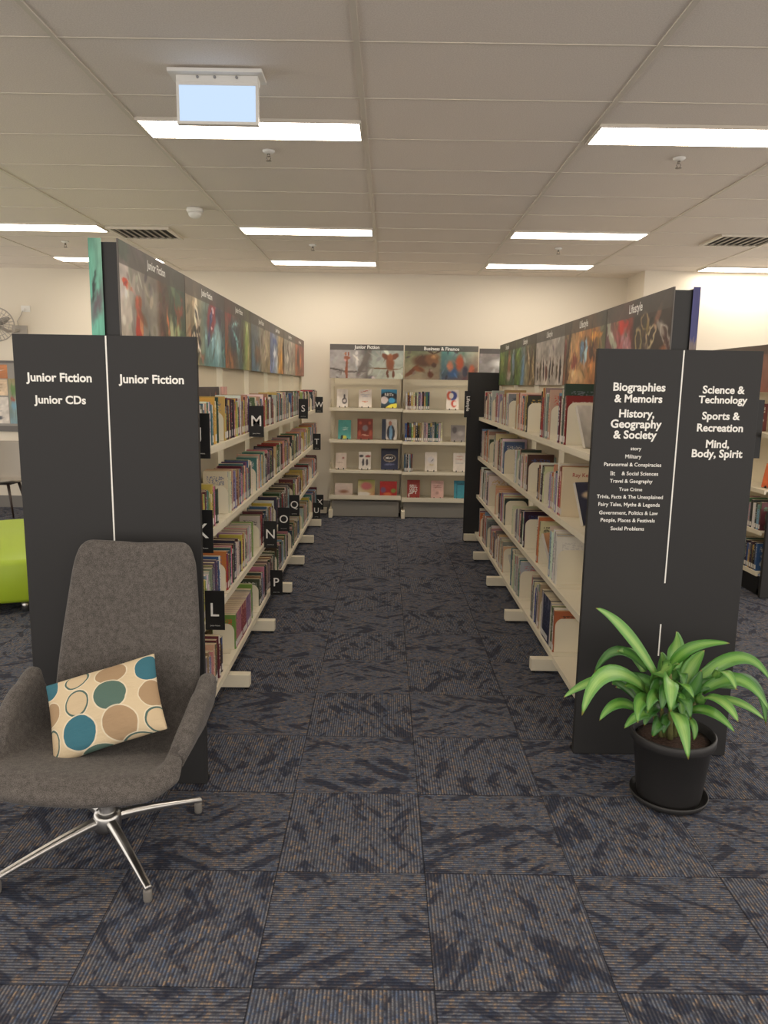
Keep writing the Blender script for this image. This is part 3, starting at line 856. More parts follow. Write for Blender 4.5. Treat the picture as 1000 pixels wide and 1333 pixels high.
def book_geo(T, h, d, page_slot=1, label_slot=2, label=True, base=0.0):
    """book standing at the origin: thickness along +y from 0..T, spine on the plane x=0 facing +x, depth to -x"""
    vs, fs, mi, uv = [], [], [], []
    def quad(p, m, u=None):
        o = len(vs)
        vs.extend(p); fs.append((o, o + 1, o + 2, o + 3)); mi.append(m); uv.append(u or [(0, 0)] * 4)
    b = min(0.0010, T * 0.07)
    su = [(0, 0), (1, 0), (1, 1), (0, 1)]
    bu = [(2, 0), (3, 0), (3, 1), (2, 1)]
    r = T * 0.10
    # slightly rounded spine: three strips
    quad([(0, b, 0), (r, T / 2, 0), (r, T / 2, h), (0, b, h)], 0, [(0, 0), (.5, 0), (.5, 1), (0, 1)])
    quad([(r, T / 2, 0), (0, T - b, 0), (0, T - b, h), (r, T / 2, h)], 0, [(.5, 0), (1, 0), (1, 1), (.5, 1)])
    # near board (y=0) and far board (y=T) as thin slabs
    for ya, yb in ((0, b), (T - b, T)):
        quad([(-d, ya, 0), (0, ya, 0), (0, ya, h), (-d, ya, h)], 0, bu)
        quad([(-d, yb, 0), (-d, yb, h), (0, yb, h), (0, yb, 0)], 0, [(2, 0), (2, 1), (3, 1), (3, 0)])
        quad([(-d, ya, h), (0, ya, h), (0, yb, h), (-d, yb, h)], 0, [(2.0, .02)] * 4)
        quad([(-d, ya, 0), (-d, yb, 0), (0, yb, 0), (0, ya, 0)], 0, [(2.0, .02)] * 4)
        quad([(-d, ya, 0), (-d, ya, h), (-d, yb, h), (-d, yb, 0)], 0, [(2.0, .02)] * 4)
    # spine caps
    vs.extend([(0, b, h), (r, T / 2, h), (0, T - b, h)]); fs.append((len(vs) - 3, len(vs) - 2, len(vs) - 1)); mi.append(0); uv.append([(.5, .95)] * 3)
    return vs, fs, mi, uv

def page_geo(T, h, d):
    b = min(0.0010, T * 0.07)
    x0, x1, y0, y1, z0, z1 = -d + 0.004, -0.0005, b, T - b, 0.0015, h - 0.0008
    v = [(x, y, z) for z in (z0, z1) for y in (y0, y1) for x in (x0, x1)]
    return v, [(0, 2, 3, 1), (4, 5, 7, 6), (0, 1, 5, 4), (2, 6, 7, 3), (0, 4, 6, 2), (1, 3, 7, 5)]

def label_geo(T, h):
    r = T * 0.10
    e = 0.0006
    z0, z1 = 0.012, 0.012 + min(0.034, h * 0.18)
    v = [(e, T * 0.1, z0), (r * 0.95 + e, T / 2, z0), (e, T * 0.9, z0), (e, T * 0.1, z1), (r * 0.95 + e, T / 2, z1), (e, T * 0.9, z1)]
    return v, [(0, 1, 4, 3), (1, 2, 5, 4)]

def set_cols(me, c1, c2, seed):
    n = len(me.vertices)
    for nm, c, a in (('cover_colour', c1, seed), ('title_colour', c2, 1.0)):
        at_ = me.color_attributes.new(nm, 'FLOAT_COLOR', 'POINT')
        at_.data.foreach_set('color', np.tile(np.array([*lin(c), a], np.float32), n))

def jit(c, a=14):
    g_ = sum(c[:3]) / 3
    return tuple(max(0, min(255, 0.82 * x + 0.18 * g_ + random.uniform(-a, a))) for x in c)

BOOKS = []      # dicts, built after sorting by distance

def fill(run, side, xs, tops, bounds, wts, hr, dr, tr, visible_y):
    """books and bookends of one run's aisle face"""
    for k in range(len(bounds) - 1):
        for si, z in enumerate(tops):
            y = bounds[k] + 0.045
            end = bounds[k + 1] - 0.04 - (random.choice((0, 0.0, 0.02, 0.05, 0.1)) if side > 0 else random.choice((0, 0.06, 0.12, 0.2)))
            gap = random.choice((0.0, 0.03, 0.1, 0.16, 0.05)) if side > 0 else random.choice((0.05, 0.12, 0.18, 0.22, 0.1))
            if (run, k, si) in GAPS:
                gap = GAPS[(run, k, si)]
            y += gap
            be = y
            hbase = random.uniform(*hr)
            lean = 0.0
            first = True
            n = 0
            blen = 0.36
            clr = None
            spec = SPECIAL.get((run, k, si), [])
            y += 0.002
            while True:
                if n < len(spec):
                    T, h, d, nm, col, tcol = spec[n]
                    setback = 0.0
                else:
                    T = random.triangular(*tr)
                    h = min(max(random.gauss(hbase, 0.018), hr[0] * 0.9), hr[1] * 1.06)
                    d = random.uniform(*dr)
                    if clr is None or random.random() > 0.22:       # runs of a series share a colour
                        clr = random.choices(range(len(PAL)), wts)[0]
                    nm, col = PAL[clr]
                    col = jit(col)
                    tcol = random.choice(TITLE)
                    if sum(abs(a - b) for a, b in zip(col, tcol)) < 130:
                        tcol = (240, 236, 226) if sum(col) < 380 else (40, 36, 38)
                    setback = random.choice((0, 0.002, 0.005, 0.008))
                for sy in SIGN_Y[si] if side > 0 else ():
                    if y - 0.004 < sy < y + T + 0.004:
                        y = sy + 0.006
                if side < 0:
                    hit = [b for a, b in FREE[si] if a < y + T and y < b]
                    if hit or y - be > blen:
                        if n or not hit:
                            y = hit[0] if hit else y + random.uniform(0.05, 0.15)
                        else:
                            y = hit[0]
                        if n:
                            BOOKENDS.append((run, side, k, si, be, z, xs, be > visible_y))
                        be = y
                        blen = random.uniform(0.2, 0.42)
                        n = max(n, len(spec)) if n else 0
                        y += 0.002
                        if y + T > end:
                            break
                        if not n:
                            continue
                if y + T > end:
                    break
                BOOKS.append(dict(run=run, side=side, k=k, si=si, n=n, y=y, T=T, h=h, d=d, z=z, x=xs - side * setback, nm=nm, col=col, tcol=tcol, seed=random.random(), vis=y > visible_y))
                y += T + 0.0006
                n += 1
            if y - be > 0.02:
                BOOKENDS.append((run, side, k, si, be, z, xs, be > visible_y))

BOOKENDS = []
GAPS = {('left', 1, 3): 0.20, ('left', 0, 3): 0.0, ('left', 0, 0): 0.0, ('left', 1, 0): 0.02, ('left', 1, 1): 0.10, ('left', 1, 2): 0.0, ('left', 0, 2): 0.0, ('left', 2, 3): 0.1,
        ('right', 1, 0): 0.012, ('right', 1, 1): 0.0, ('right', 1, 2): 0.05, ('right', 1, 3): 0.02}
# stretches of the right-hand shelves that hold leaning books or nothing
FREE = {0: [(3.2, 4.15), (4.40, 4.60)], 1: [(3.2, 4.15)], 2: [(3.2, 4.15), (4.48, 4.74)], 3: [(3.2, 4.15), (5.74, 6.02)]}
SPECIAL = {('right', 1, 0): [(0.03, 0.27, 0.21, 'maroon', (126, 36, 36), (206, 190, 176)), (0.012, 0.265, 0.2, 'white', (214, 208, 196), (90, 80, 80)), (0.036, 0.335, 0.24, 'dark green', (44, 66, 54), (104, 112, 122))],
           ('right', 1, 1): [(0.03, 0.28, 0.21, 'cream', (216, 200, 170), (216, 200, 170)), (0.024, 0.285, 0.2, 'tan', (170, 120, 84), (120, 60, 50)), (0.02, 0.25, 0.2, 'pink', (196, 76, 96), (230, 220, 210)), (0.03, 0.275, 0.2, 'maroon', (120, 50, 48), (200, 180, 160)), (0.03, 0.29, 0.21, 'white', (222, 216, 204), (130, 150, 80))],
           ('right', 1, 2): [(0.02, 0.28, 0.21, 'white', (222, 218, 208), (200, 196, 190)), (0.03, 0.29, 0.21, 'pale grey', (180, 176, 172), (216, 212, 204)), (0.02, 0.3, 0.2, 'white', (220, 214, 204), (60, 56, 56))],
           ('right', 1, 3): [(0.02, 0.25, 0.2, 'tan', (170, 96, 62), (60, 40, 34)), (0.018, 0.26, 0.2, 'white', (222, 218, 210), (40, 36, 36)), (0.02, 0.255, 0.2, 'black', (34, 32, 32), (220, 216, 206)), (0.022, 0.26, 0.2, 'green', (104, 128, 70), (220, 216, 200)), (0.03, 0.27, 0.21, 'pale grey', (190, 184, 178), (150, 146, 140))]
           + [(0.021, 0.275, 0.21, 'navy', (38, 42, 66), (120, 122, 140)) for _ in range(9)],
           ('left', 0, 3): [], ('left', 1, 3): [(0.03, 0.2, 0.13, 'green', (104, 140, 66), (200, 80, 60))] + [(0.024, 0.2, 0.13, 'dusty pink', (170, 110, 120), (96, 70, 110)) for _ in range(6)] + [(0.026, 0.198, 0.13, 'maroon', (126, 52, 62), (196, 150, 130)) for _ in range(6)] + [(0.024, 0.2, 0.13, 'lilac', (140, 110, 140), (80, 60, 90)) for _ in range(6)]}
fill('left', +1, -0.812, LT, LB, WL, (0.178, 0.212), (0.125, 0.15), (0.010, 0.036, 0.017), 3.3)
fill('right', -1, 1.012, RT, RB, WR, (0.21, 0.292), (0.15, 0.205), (0.008, 0.040, 0.016), 3.62)

# the largest-looking first: by apparent size from the reading position
for b in BOOKS:
    b['size'] = b['T'] * b['h'] / (b['x'] ** 2 + b['y'] ** 2) * (0.5 + 1.2 * abs(b['x']) / b['y'])
vis = sorted([b for b in BOOKS if b['vis']], key=lambda b: -b['size'])
N_SINGLE = 250
singles = vis[:N_SINGLE]
rest = vis[N_SINGLE:] + [b for b in BOOKS if not b['vis']]
shelf_word = ['top', 'second', 'third', 'bottom']

def place_m(b):
    m = Matrix.Translation((b['x'], b['y'], b['z'] + 0.0006))
    if b['side'] < 0:
        m = m @ Matrix.Diagonal((-1, 1, 1, 1))
    return m

def fix_normals(me):
    bm = bmesh.new(); bm.from_mesh(me)
    bmesh.ops.recalc_face_normals(bm, faces=bm.faces)
    bm.to_mesh(me); bm.free()

def raw_mesh(name, v, f, mi, uv, mats):
    me = bpy.data.meshes.new(name)
    me.from_pydata(v, [], f)
    for m in mats:
        me.materials.append(m)
    if mi:
        me.polygons.foreach_set('material_index', mi)
    if uv:
        ul = me.uv_layers.new(name='UVMap')
        flat = [c for u in uv for p in u for c in p]
        ul.data.foreach_set('uv', flat)
    return me

def thick_word(T):
    return 'thin' if T < 0.014 else ('thick' if T > 0.026 else 'medium')

def bay_word(k):
    return ordinal(k + 1) + ' bay'

ranks = {}
for b in sorted(singles, key=lambda b: (b['run'], b['si'], b['k'], b['y'])):
    key = (b['run'], b['si'], b['k'], b['nm'])
    ranks[key] = ranks.get(key, 0) + 1
    b['rank'] = ranks[key]
for b in singles:
    b['many'] = ranks[(b['run'], b['si'], b['k'], b['nm'])] > 1

def nth(n):
    return {1: 'first', 2: 'second', 3: 'third'}.get(n, '%dth' % n)

for b in singles:
    sx = -1 if b['side'] < 0 else 1
    v, f, mi, uv = book_geo(b['T'], b['h'], b['d'])
    v = [(sx * x, y, z) for x, y, z in v]
    me = raw_mesh('book', v, f, mi, uv, [BOOK])
    set_cols(me, b['col'], b['tcol'], b['seed'])
    fix_normals(me)
    o = bpy.data.objects.new('book', me)
    o.location = (b['x'], b['y'], b['z'] + 0.0006)
    C.objects.link(o)
    pos = '%s %s' % (nth(b['rank']), b['nm']) if b['many'] else 'only %s' % b['nm']
    tag(o, '%s one from the near end, %s book, %s shelf, %s, %s run' % (pos, thick_word(b['T']), shelf_word[b['si']], bay_word(b['k']), b['run']), 'book', 'books on the %s shelf of the %s run' % (shelf_word[b['si']], b['run']))
    if (b['run'], b['k'], b['si'], b['n']) == ('right', 1, 1, 0):
        ORIG[o.name] = Vector(o.location)
        m_ = MB()
        put_text(m_, 'Ray Kelly', (b['x'] + 0.11, b['y'] - 0.0008, b['z'] + b['h'] * 0.84), (1, 0, 0), (0, 0, 1), width=0.115, bold=0.005)
        m_.build('title', mat('red_ink', (170, 50, 48), 0.6), o)
    pv, pf = page_geo(b['T'], b['h'], b['d'])
    pm = raw_mesh('page_block', [(sx * x, y, z) for x, y, z in pv], pf, None, None, [PAGES]); fix_normals(pm)
    po = bpy.data.objects.new('page_block', pm); po.parent = o; C.objects.link(po)
    if b['seed'] < 0.85:
        lv, lf = label_geo(b['T'], b['h'])
        lm = raw_mesh('spine_label', [(sx * x, y, z) for x, y, z in lv], lf, None, None, [LABEL])
        lo_ = bpy.data.objects.new('spine_label', lm); lo_.parent = o; C.objects.link(lo_)

# the remaining books, further along both runs, as one object
V, Fc, MI, UV, C1, C2 = [], [], [], [], [], []
for b in rest:
    sx = -1 if b['side'] < 0 else 1
    parts = [book_geo(b['T'], b['h'], b['d'])]
    pv, pf = page_geo(b['T'], b['h'], b['d'])
    parts.append((pv, pf, [1] * len(pf), [[(0, 0)] * 4] * len(pf)))
    if b['seed'] < 0.85:
        lv, lf = label_geo(b['T'], b['h'])
        parts.append((lv, lf, [2] * 2, [[(0, 0)] * 4] * 2))
    for v, f, mi, uv in parts:
        o = len(V)
        V.extend((b['x'] + sx * x, b['y'] + y, b['z'] + 0.0006 + z) for x, y, z in v)
        Fc.extend(tuple(o + i for i in q) for q in f)
        MI.extend(mi); UV.extend(uv)
        C1.extend([(*lin(b['col']), b['seed'])] * len(v)); C2.extend([(*lin(b['tcol']), 1)] * len(v))
me = raw_mesh('shelved_books', V, Fc, MI, UV, [BOOK, PAGES, LABEL])
for nm, c in (('cover_colour', C1), ('title_colour', C2)):
    a_ = me.color_attributes.new(nm, 'FLOAT_COLOR', 'POINT')
    a_.data.foreach_set('color', np.array(c, np.float32).ravel())
fix_normals(me)
o = bpy.data.objects.new('book', me)
C.objects.link(o)
tag(o, 'the many small spines further along both shelving runs', 'books')
o['kind'] = 'stuff'

# bookends
BE = mat('bookend_cream', (224, 216, 194), 0.45)
def bookend(x_front, side, y, z, label, h=0.16, w=0.12, group='bookends on the shelving runs'):
    """rounded upright plate facing along the run, base plate toward the reader's end"""
    out = []
    r = 0.045
    xa, xb = sorted((x_front, x_front - side * w))
    pts = [(xa, 0), (xb, 0), (xb, h - r)]
    pts += [(xb - r + r * math.cos(a), h - r + r * math.sin(a)) for a in [PI / 2 * i / 6 for i in range(1, 7)]]
    pts += [(xa + r - r * math.sin(a), h - r + r * math.cos(a)) for a in [PI / 2 * i / 6 for i in range(1, 7)]]
    mb_ = MB()
    mb_.prism([(p, z + 0.0006 + q) for p, q in pts], 'y', y - 0.0016, y)
    mb_.box(xa + 0.01, xb - 0.01, y - 0.07, y - 0.0016, z + 0.0006, z + 0.0018)
    o = mb_.build('bookend', BE)
    return tag(o, label, 'bookend', group)
BE_COUNT = {}
for run, side, k, si, y, z, xs, v in BOOKENDS:
    if not v:
        continue
    h = 0.15 if side > 0 else 0.205
    w = 0.12 if side > 0 else 0.175
    if run == 'right' and k == 1 and si == 0 and y < 4.3:
        h, w = 0.235, 0.185
    if run == 'right' and k == 1 and si == 1 and y < 4.3:
        continue
    key = (run, k, si)
    nb_ = BE_COUNT[key] = BE_COUNT.get(key, 0) + 1
    bookend(xs - side * 0.006, side, y, z, 'cream metal bookend, %s from the near end of the %s shelf, %s, %s run' % (nth(nb_), shelf_word[si], bay_word(k), run), h, w)

# leaning display books on wire stands (right run)
def stand_book(name, base, w, h, T, yaw, lean, img, label, group, text=None, flat=None, text_col=None):
    """book facing -y (before yaw), leaning back by lean, on a small black wire stand"""
    t = thing(name, base, label, 'book', group)
    R_ = Matrix.Translation(base) @ Matrix.Rotation(yaw, 4, 'Z') @ Matrix.Rotation(-lean, 4, 'X')
    m_ = MB(); m_.xf = R_
    m_.box(-w / 2, w / 2, 0.0, T, 0.004, h)
    m_.build('cover', flat or mat('book_board', (200, 194, 182), 0.5), t)
    pg = MB(); pg.xf = R_
    pg.box(-w / 2 + 0.002, w / 2 + 0.0008, 0.002, T - 0.002, 0.006, h + 0.0008)
    pg.build('page_block', PAGES, t)
    P = R_ @ Vector((-w / 2, -0.0008, 0.004)); U = (R_.to_3x3() @ Vector((w, 0, 0))); Vv = (R_.to_3x3() @ Vector((0, 0, h - 0.004)))
    art_grid('cover_picture', img, P, U, Vv, PAPER, t)
    if text:
        m_ = MB()
        for s, fx, fz, fw in text:
            put_text(m_, s, R_ @ Vector((fx * w, -0.0018, fz * h)), R_.to_3x3() @ Vector((1, 0, 0)), R_.to_3x3() @ Vector((0, 0, 1)), width=fw * w, bold=0.02)
        m_.build('title', text_col or WHITE, t)
    return t, R_

def wire_stand(R_, w, h, T, label, loc):
    m_ = MB(); m_.xf = R_
    for sx in (-0.25, 0.25):
        m_.box(sx * w - 0.006, sx * w + 0.006, -0.007, -0.003, -0.001, 0.016)
        m_.box(sx * w - 0.006, sx * w + 0.006, -0.007, T + 0.004, -0.001, 0.003)
        m_.box(sx * w - 0.004, sx * w + 0.004, T + 0.001, T + 0.004, 0.0, h * 0.5)
    return tag(m_.build('book_stand', BLACK), label, 'book stand', 'black book stands')

def cover_img(seed, base, shapes, noise=0.15):
    return art(20, 28, base, shapes, noise=noise, warp=0.01, seed=seed, cells=(3, 3))

def one(c1, c2=None):
    return [(0, c1, c2 or c1), (1, c1, c2 or c1)]
leaners = [
    (('grey', one((150, 146, 140), (196, 190, 180)), []), 0, 0.77, 0.24, 0.17, 'grey magazine leaning on a stand on the top right shelf, beside the charcoal panel'),
    (('navy', one((40, 44, 66), (60, 62, 84)), [(0.5, 0.3, 0.3, 0.2, 0, (170, 70, 60), 0.6), (0.4, 0.7, 0.3, 0.1, 0, (196, 176, 150), 0.5)]), 1, 0.72, 0.24, 0.17, 'navy and red book leaning on a stand, second right shelf beside charcoal panel'),
    (('peach', one((206, 140, 104), (220, 170, 130)), [(0.5, 0.5, 0.2, 0.3, 0, (226, 210, 190), 0.6)]), 2, 1.40, 0.24, 0.17, 'peach book leaning on a stand on the third right shelf, second bay'),
    (('white', one((206, 196, 186), (220, 214, 204)), [(0.5, 0.4, 0.2, 0.2, 0, (160, 70, 60), 0.6)]), 3, 2.64, 0.22, 0.16, 'white and brown book leaning on a stand on the bottom right shelf, third bay'),
    (('salmon', one((206, 130, 110), (222, 190, 170)), []), 0, 1.29, 0.12, 0.1, 'small salmon card leaning on a stand on the top right shelf, second bay'),
]
for (nm, st, shp), si, dy, h, w, lab in leaners:
    t, R_ = stand_book('display_book', (1.012 + 0.13, R0 + dy, RT[si] + 0.003), w, h, 0.02, 0.55 if dy > 0.9 else 0.35, 0.42, cover_img(int(dy * 100), st, shp), lab, 'leaning books of the right run')
    wire_stand(R_, w, h, 0.02, 'small black stand under the ' + lab.split(' leaning')[0] + ' on the right run', None)
# big picture books standing behind the spines on the top left shelf
for (ya, yb, zt, img, lab) in (
        (4.02, 4.62, 1.60, art(60, 24, one((58, 50, 52), (66, 58, 58)), [(0.1, 0.6, 0.06, 0.2, 0, (176, 130, 120), 0.5), (0.6, 0.7, 0.04, 0.15, 0, (206, 196, 180), 0.4), (0.85, 0.7, 0.08, 0.2, 0, (170, 96, 70), 0.5), (0.55, 0.3, 0.12, 0.12, 0, (160, 120, 100), 0.5), (0.3, 0.4, 0.03, 0.1, 0, (190, 170, 150), 0.5)], seed=3), 'wide dark patterned book behind the spines, top left shelf'),
        (4.66, 4.86, 1.60, art(12, 12, one((206, 160, 150)), [], seed=4), 'plain pink book displayed behind the spines on the top left shelf'),):
    t = thing('display_book', (-1.0, (ya + yb) / 2, LT[0]), lab, 'book', 'large books behind the top left shelf')
    xb_ = -0.995
    MB().box(xb_ - 0.012, xb_, ya, yb, LT[0] + 0.0006, zt).build('cover', mat('book_board', (200, 194, 182), 0.5), t)
    art_grid('cover_picture', img, (xb_ + 0.0008, ya, LT[0] + 0.001), (0, yb - ya, 0), (0, 0, zt - LT[0] - 0.001), PAPER, t)

# ------------------------------------------------------------------ back wall display shelving
BX = [-0.652, 0.243, 1.138, 2.03]
BF = 9.2
BTOPS = [1.345, 0.958, 0.588, 0.262]
BTOPS2 = [1.335, 0.95, 0.578, 0.24]
HEAD_ART = [
    ([(0, (170, 164, 160), (150, 146, 146)), (0.38, (186, 180, 174), (160, 156, 154)), (0.5, (120, 112, 106), (96, 92, 88)), (0.58, (176, 180, 164), (150, 158, 152)), (1, (196, 200, 180), (150, 160, 156))],
     [(0.1, 0.25, 0.2, 0.03, -20, (92, 86, 82), 0.4), (0.3, 0.2, 0.25, 0.03, 5, (110, 104, 100), 0.4), (0.47, 0.5, 0.05, 0.6, -12, (112, 104, 98), 0.5), (0.23, 0.25, 0.022, 0.4, 0, (146, 88, 64), 0.3), (0.23, 0.6, 0.05, 0.06, 0, (146, 88, 64), 0.3), (0.215, 0.72, 0.01, 0.07, 0, (140, 76, 54), 0.3), (0.25, 0.72, 0.01, 0.07, 0, (140, 76, 54), 0.3), (0.37, 0.5, 0.02, 0.2, 0, (214, 208, 204), 0.4), (0.36, 0.75, 0.025, 0.07, 0, (206, 200, 196), 0.4), (0.75, 0.3, 0.25, 0.025, -4, (120, 92, 64), 0.4), (0.82, 0.46, 0.07, 0.26, 0, (140, 84, 54), 0.4), (0.755, 0.66, 0.05, 0.12, 15, (120, 74, 52), 0.4), (0.885, 0.66, 0.05, 0.12, -15, (120, 74, 52), 0.4), (0.82, 0.64, 0.05, 0.12, 0, (150, 92, 60), 0.4), (0.785, 0.15, 0.02, 0.14, 0, (110, 66, 46), 0.4), (0.86, 0.15, 0.02, 0.14, 0, (110, 66, 46), 0.4)], 'Junior Fiction', 70),
    ([(0, (150, 132, 108), (110, 122, 84)), (0.2, (150, 134, 110), (110, 120, 88)), (0.47, (140, 120, 96), (120, 116, 92)), (0.52, (64, 74, 90), (90, 150, 140)), (1, (110, 70, 60), (176, 176, 150))],
     [(0.27, 0.55, 0.2, 0.22, 0, (92, 62, 42), 0.5), (0.38, 0.6, 0.12, 0.22, 0, (122, 84, 54), 0.5), (0.34, 0.82, 0.02, 0.1, 40, (70, 48, 34), 0.4), (0.45, 0.82, 0.02, 0.1, -40, (70, 48, 34), 0.4), (0.4, 0.68, 0.05, 0.08, 0, (176, 132, 86), 0.8), (0.4, 0.42, 0.04, 0.1, 0, (80, 54, 38), 0.6), (0.1, 0.25, 0.04, 0.25, -25, (110, 64, 36), 0.4), (0.36, 0.15, 0.05, 0.12, 0, (96, 54, 32), 0.5), (0.2, 0.3, 0.08, 0.12, 40, (128, 76, 42), 0.5), (0.66, 0.2, 0.1, 0.2, 0, (60, 90, 130), 0.7), (0.62, 0.4, 0.05, 0.2, 0, (186, 120, 90), 0.6), (0.75, 0.5, 0.07, 0.3, 0, (176, 84, 54), 0.6), (0.92, 0.3, 0.05, 0.2, 0, (186, 96, 66), 0.6), (0.83, 0.25, 0.04, 0.2, 0, (60, 56, 70), 0.5), (0.7, 0.85, 0.04, 0.1, 0, (70, 56, 50), 0.5)], 'Business & Finance', 70),
    ([(0, (150, 146, 142), (120, 112, 106)), (1, (160, 156, 150), (120, 112, 106))], [(0.3, 0.5, 0.2, 0.2, 0, (206, 204, 200), 0.8), (0.7, 0.4, 0.12, 0.1, 0, (190, 186, 182), 0.7)], None, 30)]
for i in range(3):
    x0, x1 = BX[i], BX[i + 1]
    tops = BTOPS if i == 0 else BTOPS2
    t = thing('bookshelf', ((x0 + x1) / 2, 9.38, 0), ['cream display bookshelf against the back wall under the giraffe and elephant picture', 'cream bookshelf against the back wall under the Business & Finance header', 'cream back wall bookshelf half hidden behind the right run\'s end panel'][i], 'bookshelf', 'bookshelves along the back wall')
    for xx in ([x0, x1] if i == 2 else [x0]):
        MB().box(xx + (0.001 if xx < x1 else -0.041), xx + (0.041 if xx < x1 else -0.001), 9.49, 9.525, 0.02, 1.9).build('upright', CREAM, t)
        MB().box(xx + (0.001 if xx < x1 else -0.045), xx + (0.045 if xx < x1 else -0.001), 9.14, 9.49, 0.005, 0.10).build('foot', CREAM, t, bevel=0.003)
    MB().box(x0 + 0.02, x1 - 0.02, 9.525, 9.54, 0.2, 1.9).build('back_panel', CREAM, t)
    MB().box(x0 + 0.03, x1 - 0.03, 9.27, 9.28, 0.006, 0.20).build('kick_panel', mat('kick_grey', (150, 146, 138), 0.6), t)
    for z in tops:
        m_ = MB()
        m_.box(x0 + 0.003, x1 - 0.003, BF + 0.02, 9.488, z - 0.012, z)
        m_.box(x0 + 0.003, x1 - 0.003, BF + 0.006, BF + 0.02, z - 0.034, z + (0.004 if z > 0.3 else 0.02))
        # side brackets running back
        for xx in (x0 + 0.006, x1 - 0.009):
            m_.prism([(BF + 0.06, z), (9.488, z), (9.488, z + 0.10), (9.42, z + 0.08)], 'x', xx, xx + 0.003)
        m_.build('shelf', CREAM, t)
    MB().box(x0 + 0.02, x1 - 0.02, 9.44, 9.47, 1.60, 1.63).build('rail', CREAM, t)
    spec = HEAD_ART[i]
    hz0, hz1 = (1.70, 2.10) if i < 2 else (1.72, 2.075)
    bd = MB().box(x0 + 0.006, x1 - 0.008, BF + 0.012, BF + 0.02, hz0, hz1).build('header_sign', mat('header_board', (92, 86, 80), 0.5), t)
    img = art(110 if i < 2 else 40, 52, spec[0], spec[1], noise=0.15, warp=0.008, strokes=40, seed=5 + i, band=(0.17, (74, 70, 66), 0.8))
    art_grid('printed_picture', img, (x0 + 0.007, BF + 0.0112, hz0 + 0.001), (x1 - x0 - 0.016, 0, 0), (0, 0, hz1 - hz0 - 0.002), PRINT, bd)
    if spec[2]:
        m_ = MB()
        put_text(m_, spec[2], ((x0 + x1) / 2, BF + 0.0102, hz1 - 0.036), (1, 0, 0), (0, 0, 1), width=0.30 if i == 0 else 0.42, bold=0.02)
        m_.build('lettering', WHITE, bd)
    # bracket arms carrying the header
    for xx in (x0 + 0.03, x1 - 0.03):
        MB().box(xx - 0.008, xx + 0.008, BF + 0.02, 9.49, 1.74, 1.77).build('header_arm', CREAM, t)

